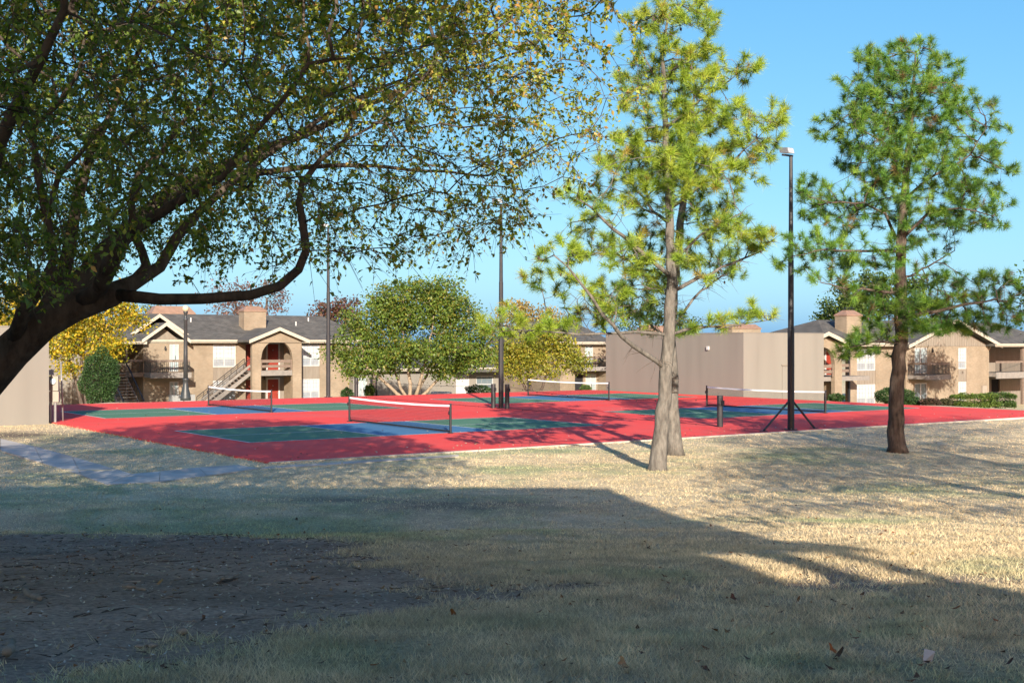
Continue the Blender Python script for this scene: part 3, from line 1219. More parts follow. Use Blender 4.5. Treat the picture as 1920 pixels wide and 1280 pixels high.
# ---- pines
def pine(name, label, base, trunk, limbs, ells, Y0, mat, cols, wts, per, seed, tuft=0.225, dens=1.0, depth=1.0, mixed=None):
    global rng
    random.seed(seed)
    rng = np.random.default_rng(seed)
    lines = [trunk] + [[(a, b, c, d * .72) for a, b, c, d in l] for l in limbs]
    nodes, par, rm = traced(lines)
    ex = np.array([e[0] for e in ells])
    cxm = np.mean(ex)
    att, tufts = [], []
    for e in ells:
        cx, cy, rx, ry = e[:4]
        if seed == 11 and 370 < cy < 580:
            e = e[:4] + (e[4] * .62,) + e[5:]
        n = int(max(5, rx * ry / 7.5 * dens * (e[4] if len(e) > 4 else 1)))
        puffs = []
        for i in range(max(2, int(rx * ry / 120 * (e[4] if len(e) > 4 else 1) * dens + 1))):
            a = random.uniform(0, 6.283)
            q = math.sqrt(random.random())
            puffs.append((cx + rx * q * math.cos(a), cy + ry * q * math.sin(a), random.uniform(-1, 1), random.uniform(11, 23)))
        for i in range(n):
            pf = random.choice(puffs)
            px = pf[0] + random.gauss(0, .55) * pf[3]
            py = pf[1] + random.gauss(0, .38) * pf[3]
            # trunk column at this height
            tx = np.interp(-py, [-t[1] for t in trunk], [t[0] for t in trunk])
            lat = abs(px - tx) / F_PX * Y0
            rmax = (e[5] if len(e) > 5 else 2.3) * depth
            dd = math.sqrt(max(0.15, rmax * rmax - 0.6 * lat * lat)) if lat < rmax * 1.25 else 0.5
            Y = Y0 + pf[2] * dd + random.gauss(0, .12)
            att.append(PT(px, py, Y))
    for l in limbs:                          # foliage along the outer half of every limb
        k = len(l)
        for (a0, b0, c0, d0), (a1, b1, c1, d1) in list(zip(l[:-1], l[1:]))[k // 2 - 1:]:
            for t in (0.2, 0.5, 0.8, 1.0):
                gx_, gy_ = a0 + (a1 - a0) * t + random.gauss(0, 9), b0 + (b1 - b0) * t - random.uniform(0, 14)
                for q in range(5):
                    att.append(PT(gx_ + random.gauss(0, 9), gy_ + random.gauss(0, 6), c0 + (c1 - c0) * t + random.gauss(0, .16)))
    n0 = len(nodes)
    nodes, par = grow(nodes, par, att, 0.24, 0.28, 70, 0.16, -0.02)
    r = radii(nodes, par, 0.007, 2.2, rm)
    o = empty(name, (base.x, base.y, base.z), 0, label, 'tree', 'pines on the lawn before the courts')
    ov = -Vector(o.location)
    mb = branch_mesh(nodes, par, r)
    mb.v = [(a + ov.x, b + ov.y, c + ov.z) for a, b, c in mb.v]
    mb.build('trunk', mat, o, smooth=True)
    kd = [0] * len(nodes)
    for p in par:
        if p >= 0:
            kd[p] += 1
    TP, TD = [], []
    for i in range(n0, len(nodes)):
        d = (nodes[i] - nodes[par[i]]).normalized()
        if kd[i] == 0:
            up = Vector((0, 0, .75))
            v = (d * .7 + up + Vector((random.gauss(0, .3), random.gauss(0, .3), random.gauss(0, .2)))).normalized()
            TP.append(nodes[i] + v * .05)
            TD.append(v)
            for k in range(2):
                v2 = (d * .5 + up * .7 + Vector((random.gauss(0, .6), random.gauss(0, .6), random.gauss(0, .3)))).normalized()
                TP.append(nodes[i] + v2 * random.uniform(.05, .2))
                TD.append(v2)
        elif r[i] < 0.016 and random.random() < .55:
            v = (d * .5 + Vector((random.gauss(0, .5), random.gauss(0, .5), random.gauss(.5, .4)))).normalized()
            TP.append(nodes[i] + v * .08)
            TD.append(v)
    TP = np.array([tuple(p) for p in TP])
    TD = np.array([tuple(p) for p in TD])
    print(name, 'tufts', len(TP), 'nodes', len(nodes))
    V, Ft, c = needle_tufts(TP, TD, per, tuft, 0.0105, cols, wts)
    np_mesh('crown', V + np.array(ov), Ft, M['needle'], o, col=c)['kind'] = 'stuff'
    # cones hanging along the thin branches
    cb = MB()
    for k in range(45):
        i = random.randrange(n0, len(nodes))
        if r[i] < 0.03:
            p = nodes[i] + ov + Vector((0, 0, -.04))
            cb.tube([p, p + Vector((0, 0, -.04)), p + Vector((0.01, 0, -.09))], [.012, .03, .006], 6)
    cb.build('cones', M['bark_dark'], o)['kind'] = 'stuff'
    tw = MB()
    for k in range(1100):                    # bare twigs inside the crown
        i = random.randrange(1, len(nodes))
        if 0.008 < r[i] < 0.12:
            v = Vector((random.gauss(0, 1), random.gauss(0, 1), random.gauss(-.15, .6))).normalized() * random.uniform(.2, .75)
            a = nodes[i] + ov
            m_ = a + v * .5 + Vector((random.gauss(0, .05), random.gauss(0, .05), .03))
            tw.tube([a, m_, a + v], [.007, .005, .002], 3)
            if random.random() < .6:
                tw.tube([m_, m_ + Vector((v.y, -v.x, random.gauss(0, .1))) * .45], [.004, .0015], 3)
    tw.build('twigs', M['bark_dark'], o)['kind'] = 'stuff'
    return o


YA = 28.2
bA = RT(1232, 881)
LIME = [(0.22, 0.30, 0.028), (0.17, 0.26, 0.028), (0.27, 0.32, 0.036), (0.085, 0.15, 0.024), (0.24, 0.19, 0.04)]
pine('pine_tree', 'lime green pine with a pale grey trunk rising just before the court edge', bA,
     [(1232, 888, bA.y, .27), (1233, 872, bA.y, .205), (1241, 800, bA.y, .165), (1247, 720, bA.y, .15), (1252, 660, bA.y, .142), (1256, 600, bA.y, .13), (1260, 520, bA.y, .115), (1256, 420, bA.y, .095), (1250, 300, bA.y, .08), (1246, 180, bA.y, .055), (1240, 90, bA.y, .035), (1262, 10, bA.y, .02), (1266, -20, bA.y, .01)],
     [[(1245, 678, 28.2, .08), (1205, 660, 27.6, .075), (1165, 630, 27.0, .065), (1130, 590, 26.5, .055), (1108, 555, 26.2, .045), (1080, 520, 26.0, .035), (1040, 480, 25.9, .02)],
      [(1250, 640, 28.2, .055), (1190, 622, 27.6, .045), (1110, 626, 27.0, .036), (1030, 622, 26.8, .026), (960, 618, 26.6, .016)],
      [(1252, 640, 28.2, .06), (1285, 618, 28.0, .05), (1330, 612, 27.8, .036), (1390, 608, 27.6, .022), (1440, 600, 27.5, .012)],
      [(1258, 520, 28.2, .075), (1200, 470, 27.5, .065), (1150, 430, 27.0, .05), (1110, 390, 26.6, .035), (1080, 370, 26.4, .02)],
      [(1258, 545, 28.2, .07), (1310, 520, 28.6, .055), (1370, 495, 29.0, .04), (1430, 470, 29.2, .022)],
      [(1254, 400, 28.2, .06), (1310, 350, 28.0, .048), (1370, 310, 27.8, .034), (1420, 260, 27.6, .02), (1445, 230, 27.5, .012)],
      [(1248, 250, 28.2, .045), (1310, 190, 28.3, .034), (1370, 150, 28.4, .02), (1395, 125, 28.4, .012)],
      [(1256, 430, 28.2, .06), (1220, 390, 29.4, .045), (1180, 340, 30.0, .03), (1160, 310, 30.2, .018)],
      [(1262, 500, 28.2, .05), (1330, 430, 27.2, .036), (1390, 400, 26.8, .02)],
      [(1246, 180, 28.2, .035), (1210, 110, 28.0, .02), (1190, 60, 27.9, .012)]],
     [(1265, 15, 45, 30, 1.0, 1.0), (1215, 45, 30, 35, .8, 1.0), (1320, 40, 25, 30, .8, 1.0), (1245, 110, 70, 45, .8, 1.3), (1320, 130, 60, 45, .9, 1.5), (1393, 125, 22, 20, 1.5, .8),
      (1215, 180, 60, 45, .7, 1.6), (1320, 215, 75, 45, .8, 1.8), (1430, 230, 36, 32, 1.2, 1.0), (1395, 285, 55, 45, .9, 1.4), (1270, 300, 85, 55, .8, 2.2), (1180, 300, 60, 55, .7, 1.8),
      (1345, 330, 60, 35, .7, 1.8), (1120, 370, 60, 40, .6, 1.4), (1250, 385, 80, 40, .5, 2.2), (1300, 430, 70, 28, .7, 2.2), (1385, 430, 65, 30, 1.0, 1.6), (1440, 455, 30, 22, .8, 1.0), (1330, 465, 50, 22, .6, 1.8),
      (1060, 450, 45, 30, .8, 1.0), (1160, 480, 80, 35, .6, 1.8), (1010, 512, 30, 22, .6, .8), (1100, 545, 55, 30, .7, 1.5), (1060, 565, 40, 18, .6, 1.2), (1190, 545, 45, 40, .5, 1.8),
      (945, 606, 42, 17, 2.2, .7), (1010, 618, 50, 12, 1.2, .7), (1120, 590, 60, 25, .5, 1.5), (1345, 596, 30, 12, 1.6, .6), (1400, 594, 42, 13, 1.8, .6), (1300, 500, 40, 25, .4, 1.6)],
     bA.y, M['bark_pine'], LIME, [.4, .25, .2, .1, .05], 78, 11, dens=1.3)

bB = RT(1268, 853)
pine('pine_tree', 'pine standing right behind the lime green one, its trunk marked with dark knots', bB,
     [(1266, 858, bB.y, .27), (1264, 830, bB.y, .215), (1259, 740, bB.y, .18), (1256, 640, bB.y, .15), (1262, 540, bB.y, .125), (1275, 420, bB.y, .10), (1290, 300, bB.y, .07), (1300, 200, bB.y, .035), (1302, 140, bB.y, .015)],
     [[(1260, 610, bB.y, .06), (1300, 560, 33.0, .045), (1350, 520, 34.0, .03), (1390, 490, 34.5, .015)],
      [(1262, 560, bB.y, .06), (1220, 520, 34.0, .045), (1170, 480, 35.0, .025)],
      [(1258, 640, bB.y, .05), (1200, 590, 33.5, .04), (1150, 565, 34.2, .02)]],
     [(1300, 190, 40, 40, .5, 1.4), (1310, 290, 60, 50, .5, 2.0), (1350, 400, 70, 35, .5, 2.0), (1250, 350, 60, 40, .4, 2.0), (1210, 470, 60, 40, .5, 2.2), (1340, 505, 60, 22, .6, 2.0), (1190, 560, 60, 30, .7, 1.8), (1225, 590, 50, 25, .9, 1.6), (1290, 600, 26, 22, .8, 1.2), (1150, 540, 40, 30, .5, 1.6), (1380, 480, 50, 22, .6, 1.4)],
     bB.y, M['bark_pine'], [(0.10, 0.17, 0.026), (0.15, 0.21, 0.028), (0.07, 0.125, 0.025)], [.4, .3, .3], 56, 12)

bC = RT(1683, 847)
DEEP = [(0.078, 0.175, 0.026), (0.115, 0.215, 0.028), (0.155, 0.25, 0.03), (0.055, 0.115, 0.028), (0.16, 0.11, 0.04)]
yC = bC.y
pine('pine_tree', 'deep green pine with a dark trunk standing apart at the right of the lawn', bC,
     [(1683, 853, yC, .33), (1682, 835, yC, .24), (1680, 760, yC, .20), (1686, 690, yC, .185), (1688, 600, yC, .165), (1688, 500, yC, .14), (1692, 420, yC, .125), (1698, 330, yC, .095), (1706, 240, yC, .07), (1712, 160, yC, .045), (1716, 100, yC, .02)],
     [[(1690, 600, yC, .09), (1750, 585, 32.6, .07), (1810, 570, 32.4, .05), (1870, 560, 32.2, .03)],
      [(1690, 560, yC, .07), (1640, 545, 32.8, .05), (1580, 540, 32.5, .03), (1540, 530, 32.3, .016)],
      [(1690, 480, yC, .075), (1650, 470, 32.8, .05), (1590, 470, 32.4, .036), (1530, 470, 32.2, .02), (1490, 480, 32.1, .012)],
      [(1690, 460, yC, .07), (1660, 400, 33.0, .05), (1620, 380, 32.6, .036), (1560, 380, 32.2, .022), (1520, 370, 32.1, .014)],
      [(1692, 440, yC, .07), (1740, 400, 32.8, .05), (1800, 390, 32.6, .03), (1860, 405, 32.4, .018)],
      [(1697, 370, yC, .06), (1750, 330, 33.0, .045), (1820, 290, 32.8, .028), (1850, 240, 32.6, .016)],
      [(1700, 320, yC, .055), (1660, 270, 33.0, .04), (1610, 240, 32.8, .024), (1590, 215, 32.7, .014)],
      [(1695, 640, yC, .05), (1640, 640, 32.4, .034), (1600, 650, 32.0, .018)],
      [(1690, 520, yC, .05), (1740, 500, 34.2, .036), (1790, 470, 35.0, .018)]],
     [(1722, 105, 50, 28, 1.0, 1.0), (1650, 118, 46, 28, 1.2, 1.0), (1600, 165, 36, 34, 1.0, 1.0), (1760, 165, 50, 36, 1.0, 1.2), (1690, 215, 90, 40, .8, 2.0), (1820, 345, 50, 30, 1.0, 1.3), (1770, 140, 30, 25, .8, 1.0), (1690, 165, 80, 42, .9, 1.6), (1615, 190, 40, 40, .9, 1.2), (1780, 205, 45, 40, .8, 1.5), (1590, 245, 45, 32, .9, 1.3), (1670, 245, 75, 42, 1.0, 2.0),
      (1745, 275, 80, 42, .9, 2.0), (1845, 225, 32, 34, 1.2, 1.0), (1835, 290, 45, 38, .9, 1.3), (1640, 305, 60, 34, .9, 1.9), (1700, 345, 75, 38, 1.0, 2.2), (1800, 345, 60, 34, .8, 1.7), (1884, 320, 10, 9, 2.5, .5), (1575, 300, 24, 20, .8, 1.0),
      (1840, 410, 55, 30, 1.1, 1.3), (1770, 395, 50, 25, .7, 1.9), (1530, 370, 34, 28, .9, 1.0), (1570, 405, 50, 34, .9, 1.4), (1510, 455, 26, 26, .9, .9), (1560, 465, 50, 30, .8, 1.4), (1640, 400, 60, 28, .5, 1.8), (1485, 492, 22, 14, 1.2, .6),
      (1625, 490, 45, 20, .7, 1.5), (1690, 460, 40, 18, .8, 1.4), (1545, 508, 40, 15, .9, 1.0), (1740, 420, 40, 22, .6, 1.6),
      (1790, 550, 80, 28, 2.2, 1.4), (1850, 550, 65, 34, 2.2, 1.3), (1740, 585, 60, 26, 2.2, 1.3), (1800, 602, 60, 16, 2.0, 1.3), (1855, 596, 60, 22, 2.0, 1.2), (1905, 560, 36, 38, 1.6, 1.0), (1640, 560, 45, 18, .7, 1.2), (1580, 550, 40, 12, .6, .9), (1660, 590, 40, 20, 1.1, 1.1), (1640, 635, 40, 14, 1.2, .8), (1600, 655, 34, 14, 1.3, .7), (1690, 610, 40, 18, .9, .9)],
     yC, M['bark_dark'], DEEP, [.32, .3, .18, .17, .03], 78, 13, dens=1.55)


# ---- broadleaf trees around the courts
def broad(label, Y0, base_px, stems, ells, mat, cols, wts, leaf, per, seed, dens=1.0, z0=None, tip=0.012, D=0.42, name='broadleaf_tree', fill=1.0, group='trees beyond the courts', spread=0.35):
    global rng
    random.seed(seed)
    rng = np.random.default_rng(seed)
    bx = (base_px - 960) * Y0 / F_PX
    zb = tz(bx, Y0) if z0 is None else z0
    base = Vector((bx, Y0, zb))
    nodes, par, rm = [base.copy()], [-1], {}
    for (tx, ty, dy, r0) in stems:
        q = PT(tx, ty, Y0 + dy)
        prev = 0
        m = max(2, int((q - base).length / 0.6))
        for i in range(1, m + 1):
            t = i / m
            p = base.lerp(q, t)
            p.z += 0.0
            p += Vector((random.gauss(0, .05), random.gauss(0, .05), 0))
            nodes.append(p)
            par.append(prev)
            prev = len(nodes) - 1
            rm[prev] = r0 * (1 - .45 * t)
    rm[0] = max(s[3] for s in stems) * 1.3
    att = []
    for e in ells:
        cx, cy, rx, ry = e[:4]
        rz = rx / F_PX * Y0
        n = int(rx * ry / 26 * dens * (e[4] if len(e) > 4 else 1))
        subs = []
        for i in range(max(4, int(rx * ry / 150)) if rx < 300 else 24):
            v = Vector((random.gauss(0, 1), random.gauss(0, 1), random.gauss(0, 1))).normalized() * (random.random() ** (1 / 2.2))
            subs.append((v, random.uniform(.5, 1.25)))
        sr = min(17.0, rx * .4) if rx < 300 else rx * .3
        for i in range(n):
            v, k = random.choice(subs)
            att.append(PT(cx + rx * v.x + random.gauss(0, .55) * sr * k, cy + ry * v.z + random.gauss(0, .4) * sr * k, Y0 + rz * v.y * .9 + random.gauss(0, .5) * sr * k / F_PX * Y0))
    nodes, par = grow(nodes, par, att, D, D * 1.15, 60, 0.2)
    r = radii(nodes, par, tip, 2.3, rm)
    o = empty(name, tuple(base), 0, label, 'tree', group)
    mb = branch_mesh(nodes, par, r)
    mb.v = [(a - base.x, b - base.y, c - base.z) for a, b, c in mb.v]
    mb.build('trunk', mat, o, smooth=True)
    kd = [0] * len(nodes)
    for p in par:
        if p >= 0:
            kd[p] += 1
    N0 = np.array([tuple(nodes[i]) for i in range(len(nodes)) if r[i] < tip * 3.2])
    P = np.repeat(N0, per, 0)
    P = P + rng.normal(0, 1, P.shape) * np.array([spread, spread, spread * .75])
    V, Ft, c = leaf_cloud(P, None, leaf, cols, wts, aspect=0.7, down=.2)
    # clump-wise tint so masses of lighter and darker foliage show
    cl = np.repeat(np.repeat(rng.uniform(.78, 1.22, len(N0)), per), 4)[:, None]
    np_mesh('crown', V - np.array(tuple(base)), Ft, M['leaf'], o, col=c * cl)['kind'] = 'stuff'
    print(label[:24], 'leaves', len(P), 'nodes', len(nodes))
    return o


OLIVE = [(0.105, 0.165, 0.028), (0.145, 0.20, 0.032), (0.068, 0.115, 0.024), (0.19, 0.18, 0.034)]
broad('big olive green tree with several pale stems behind the far court edge', 80, 772,
      [(690, 690, -1, .13), (730, 680, 1, .12), (765, 660, 0, .14), (800, 670, -1, .13), (850, 685, 1, .12), (820, 660, 2, .11)],
      [(770, 590, 95, 62), (690, 640, 75, 60), (860, 640, 70, 62), (720, 570, 50, 40), (830, 570, 60, 40), (780, 660, 120, 35), (660, 670, 30, 30), (740, 545, 35, 20), (800, 545, 45, 20), (905, 660, 30, 45), (690, 690, 50, 14), (850, 692, 60, 14), (640, 600, 24, 22), (890, 590, 30, 24), (735, 532, 16, 10), (820, 530, 18, 10)],
      M['bark_pale'], OLIVE, [.35, .3, .2, .15], .175, 74, 31, 1.0, spread=.34)
broad('yellow green tree left of the tan windowless building', 88, 1000,
      [(990, 690, 0, .15), (1030, 690, 0, .13), (965, 690, 0, .13)],
      [(1000, 665, 70, 50), (1060, 672, 38, 40), (945, 668, 42, 42), (1015, 630, 50, 26)],
      M['bark_dark'], [(0.21, 0.225, 0.03), (0.26, 0.25, 0.033), (0.15, 0.18, 0.027), (0.31, 0.25, 0.036)], [.3, .3, .2, .2], .18, 76, 32, 1.2, spread=.36)
broad('pale yellow tree standing tall behind the light pole', 125, 985,
      [(975, 620, 0, .16), (1010, 610, 0, .16)],
      [(965, 590, 40, 30), (1010, 595, 40, 34), (985, 575, 26, 22), (930, 605, 24, 34), (1045, 610, 26, 26)],
      M['bark_pale'], [(0.32, 0.22, 0.06), (0.26, 0.19, 0.06), (0.2, 0.17, 0.05)], [.4, .35, .25], .26, 22, 33, .9)
broad('bright yellow autumn tree beside the dim stairway at the left', 76, 165,
      [(150, 640, 0, .13), (190, 630, 0, .12), (120, 640, 0, .12)],
      [(150, 590, 80, 62), (205, 600, 52, 60), (120, 645, 45, 50), (190, 660, 45, 32), (150, 545, 60, 36), (205, 545, 36, 30), (235, 590, 26, 26), (60, 560, 60, 60), (25, 600, 50, 50)],
      M['bark_dark'], [(0.38, 0.265, 0.02), (0.44, 0.33, 0.022), (0.27, 0.25, 0.022), (0.14, 0.17, 0.02)], [.28, .22, .25, .25], .17, 66, 34, 1.2)
broad('greyish red tree with thin foliage behind the left apartment chimney', 128, 470,
      [(440, 560, 0, .2), (500, 560, 0, .2), (470, 540, 0, .18)],
      [(465, 560, 90, 45), (430, 570, 50, 30), (520, 570, 40, 28)],
      M['bark_dark'], [(0.14, 0.07, 0.055), (0.18, 0.10, 0.08), (0.12, 0.09, 0.06)], [.4, .3, .3], .24, 12, 35, .8, spread=.45)
broad('red brown leafed tree between the left apartment roof and the olive tree', 118, 625,
      [(610, 600, 0, .2), (650, 600, 0, .2)],
      [(645, 580, 45, 38), (600, 590, 36, 32), (575, 605, 26, 18), (660, 620, 36, 40)],
      M['bark_dark'], [(0.11, 0.05, 0.04), (0.15, 0.08, 0.055), (0.09, 0.07, 0.03)], [.4, .3, .3], .26, 34, 36, .9)
broad('green tree rising behind the right apartment roof', 112, 1610,
      [(1590, 580, 0, .2), (1640, 570, 0, .2)],
      [(1590, 575, 70, 36), (1650, 555, 60, 42), (1700, 560, 55, 36), (1545, 590, 36, 22), (1620, 540, 46, 26)],
      M['bark_dark'], [(0.06, 0.10, 0.02), (0.09, 0.13, 0.024), (0.045, 0.08, 0.02)], [.4, .3, .3], .26, 38, 37, .8)
broad('dark green tree cut by the right border above the end balcony', 78, 1975,
      [(1960, 600, 0, .14), (2000, 590, 0, .14)],
      [(1955, 560, 46, 60), (1990, 530, 70, 60), (1945, 630, 32, 26), (1935, 500, 20, 16)],
      M['bark_dark'], [(0.05, 0.10, 0.03), (0.07, 0.12, 0.03)], [.5, .5], .22, 34, 38, .7)
broad('blue green treetop above the pale roof at the far left', 135, 285,
      [(280, 600, 0, .16)], [(280, 590, 26, 18), (255, 600, 22, 14), (300, 600, 20, 12)],
      M['bark_dark'], [(0.07, 0.10, 0.05), (0.09, 0.12, 0.06)], [.5, .5], .24, 28, 39, .9)
broad('dark conifer like tree behind the pair of grey trunks', 100, 1205,
      [(1200, 600, 0, .16), (1215, 580, 0, .14)], [(1200, 590, 42, 26), (1225, 570, 26, 34), (1180, 610, 30, 16), (1280, 600, 30, 14)],
      M['bark_dark'], [(0.045, 0.085, 0.03), (0.06, 0.1, 0.03)], [.5, .5], .2, 28, 40, .9)


broad('dense tree outside the frame at the right, shading the dark pine trunk', 7.0, 960 + 14.6 / 7 * F_PX,
      [(960 + 14.6 / 7 * F_PX, -1600, 0, .2), (960 + 13.6 / 7 * F_PX, -1900, .5, .12), (960 + 15.8 / 7 * F_PX, -2000, -.5, .12)],
      [(960 + 13.6 / 7 * F_PX, -1500, 1250, 800), (960 + 14.9 / 7 * F_PX, -2300, 1000, 800), (960 + 12.6 / 7 * F_PX, -900, 700, 420)],
      M['bark_dark'], OLIVE, [.35, .3, .2, .15], .16, 30, 71, .022, group='trees outside the frame at the right')
broad('thin tree outside the frame at the right, throwing the light streaks over the lawn', 4.0, 960 + 11.2 / 4 * F_PX,
      [(960 + 11.2 / 4 * F_PX, -2600, 0, .15), (960 + 10.2 / 4 * F_PX, -3300, .5, .1)],
      [(960 + 10.8 / 4 * F_PX, -3200, 1300, 900), (960 + 10.0 / 4 * F_PX, -2200, 900, 700)],
      M['bark_dark'], OLIVE, [.35, .3, .2, .15], .14, 12, 72, .005, group='trees outside the frame at the right')


# ---- bushes
def bush(label, px0, px1, py0, py1, Y, cols, seed, n=4200, leaf=.10, group='bushes along the apartment fronts', blocky=0.0):
    global rng
    rng = np.random.default_rng(seed)
    cx = (px0 + px1) / 2
    c = PT(cx, (py0 + py1) / 2, Y)
    a = (px1 - px0) / 2 * Y / F_PX
    h = (py1 - py0) / 2 * Y / F_PX
    zg = min(c.z - h, tz(c.x, c.y))
    v = rng.normal(0, 1, (n, 3))
    v /= np.linalg.norm(v, axis=1)[:, None]
    if blocky:
        v = np.sign(v) * np.abs(v) ** (1 - blocky)
        v /= np.maximum(1, np.abs(v).max(1))[:, None]
    q = rng.random(n)[:, None] ** 0.22
    bumps = 1 + 0.16 * np.sin(v[:, :1] * 6 + seed) * np.cos(v[:, 2:] * 5 + seed * 2)
    P = v * q * bumps * np.array([a, min(a, 1.4), h])
    P[:, 2] += h
    V, Ft, col = leaf_cloud(P, v * .8, leaf, cols, [1 / len(cols)] * len(cols), aspect=.7, down=0, flut=.6)
    root = empty('bush', (c.x, c.y, c.z - h), 0, label, 'bush', group)
    np_mesh('foliage', V, Ft, M['bush'], root, col=col)['kind'] = 'stuff'
    mb = MB()
    for k in range(6):
        t = k * 1.05
        mb.tube([(0.12 * math.cos(t), .12 * math.sin(t), -(c.z - h - zg) - .05), (.5 * a * math.cos(t), .4 * a * math.sin(t), h * 1.1)], [.03, .012], 5)
    mb.build('stem', M['bark_dark'], root)
    return root


DKG = [(0.022, 0.05, 0.014), (0.03, 0.065, 0.018), (0.04, 0.08, 0.02)]
HEDGE = [(0.085, 0.13, 0.022), (0.11, 0.155, 0.03), (0.06, 0.10, 0.02)]
bush('tall dark evergreen shrub under the yellow tree beside the stairway', 152, 222, 655, 758, 74, DKG, 51, 9000)
bush('round dark clipped bush behind the right pine trunk', 1640, 1714, 726, 760, 84, DKG, 52, 5200)
bush('low dark bush right of the round clipped bush', 1694, 1728, 745, 762, 83, DKG, 53, 2400)
bush('low reddish bush below the glazed door of the right apartment', 1726, 1764, 747, 762, 82, [(0.07, 0.04, 0.03), (0.05, 0.045, 0.025)], 54, 2600)
bush('small brown green bush between the reddish bush and the long hedge', 1762, 1784, 748, 762, 82, [(0.06, 0.06, 0.025), (0.05, 0.05, 0.025)], 55, 1600)
bush('long bright green clipped hedge before the right apartment', 1787, 1862, 738, 762, 82, HEDGE, 56, 6500, blocky=.5)
bush('darker hedge continuing to the right of the bright one', 1854, 1900, 736, 762, 82, [(0.045, 0.085, 0.02), (0.06, 0.1, 0.022)], 57, 4200, blocky=.5)
bush('dark ragged bush under the arch of the right apartment', 1552, 1584, 738, 752, 86, DKG, 58, 1600)
bush('small green bush below the low house window behind the olive tree', 684, 702, 722, 745, 84, HEDGE, 59, 1300)
bush('dark low bush right of the white door behind the courts', 872, 925, 722, 742, 90, DKG, 60, 2200)
bush('small green bush before the far balcony left of the tan building', 1088, 1108, 722, 736, 100, HEDGE, 61, 1300)
bush('dark bush at the foot of the big olive tree shade, against the brick end wall', 640, 662, 728, 748, 82, DKG, 62, 1300)


# ------------------------------------------------------------------ buildings
def wall_holes(mb, x0, x1, z0, z1, holes, y0, y1):
    xs = sorted({x0, x1, *[max(x0, min(x1, h[0])) for h in holes], *[max(x0, min(x1, h[1])) for h in holes]})
    for a, b in zip(xs[:-1], xs[1:]):
        if b - a < 1e-6:
            continue
        m = (a + b) / 2
        cuts = sorted([(h[2], h[3]) for h in holes if h[0] < m < h[1]])
        z = z0
        for c, d in cuts:
            if c > z + 1e-6:
                mb.box(a, b, y0, y1, z, c)
            z = max(z, d)
        if z1 > z + 1e-6:
            mb.box(a, b, y0, y1, z, z1)


def window(root, x0, x1, z0, z1, y=0.0, cols=2, rows=4, glass='blind', frame='white_trim', split=True):
    """a framed window; lower sash slightly set back; glazing bars; one pane per light"""
    mb = MB()
    t = .07
    mb.box(x0, x1, y + .02, y + .11, z0, z0 + t).box(x0, x1, y + .02, y + .11, z1 - t, z1)
    mb.box(x0, x0 + t, y + .02, y + .11, z0 + t, z1 - t).box(x1 - t, x1, y + .02, y + .11, z0 + t, z1 - t)
    wdt = (x1 - x0) / cols
    for i in range(1, cols):
        mb.box(x0 + wdt * i - .04, x0 + wdt * i + .04, y + .022, y + .1, z0 + t, z1 - t)
    zm = z0 + (z1 - z0) * .36
    if split:
        for i in range(cols):
            mb.box(x0 + wdt * i + .05, x0 + wdt * (i + 1) - .05, y + .03, y + .095, zm - .03, zm + .03)
    f = mb.build('window', M[frame], root)
    g = MB()
    for i in range(cols):
        a, b = x0 + wdt * i + .05, x0 + wdt * (i + 1) - .05
        k = 3
        for j in range(1, k):
            xx = a + (b - a) * j / k
            g.box(xx - .011, xx + .011, y + .05, y + .068, z0 + t, z1 - t)
        for j in range(1, rows + 1):
            zz = z0 + (z1 - z0) * j / (rows + 1)
            g.box(a, b, y + .052, y + .07, zz - .011, zz + .011)
        pz = [(z0 + t, zm - .03), (zm + .03, z1 - t)] if split else [(z0 + t, z1 - t)]
        for c, d in pz:
            MB().box(a, b, y + .075, y + .085, c, d).build('pane', M['screen' if (split and c < zm and glass == 'blind') else glass], f)
    gl = g.build('glazing_bars', M['ac'], f)
    gl['kind'] = 'stuff'
    return f


def door(root, x0, x1, z0, z1, y=0.0, mat='door', knob_left=False):
    """panelled door leaf in a white frame, face towards -y"""
    fr = MB().box(x0 - .12, x0, y - .03, y + .06, z0, z1 + .12).box(x1, x1 + .12, y - .03, y + .06, z0, z1 + .12).box(x0, x1, y - .03, y + .06, z1, z1 + .12)
    d = MB().box(x0, x1, y + .03, y + .08, z0, z1)
    w2 = (x1 - x0)
    for cx in (0.27, 0.73):
        for a, b in ((.08, .36), (.42, .68), (.74, .92)):
            d.box(x0 + w2 * (cx - .17), x0 + w2 * (cx + .17), y + .012, y + .032, z0 + (z1 - z0) * a, z0 + (z1 - z0) * b)
    leaf = d.build('door', M[mat], root)
    fr.build('door_frame', M['white_trim'], leaf)
    kx = x0 + .08 if knob_left else x1 - .08
    MB().tube([(kx, y + .03, z0 + .95), (kx, y - .03, z0 + .95), (kx, y - .05, z0 + .95)], [.02, .035, .02], 8).build('knob', M['galv'], leaf)
    MB().tube([((x0 + x1) / 2, y + .03, z0 + 1.55), ((x0 + x1) / 2, y - .005, z0 + 1.55)], .05, 10).build('knocker', M['galv'], leaf)
    return leaf


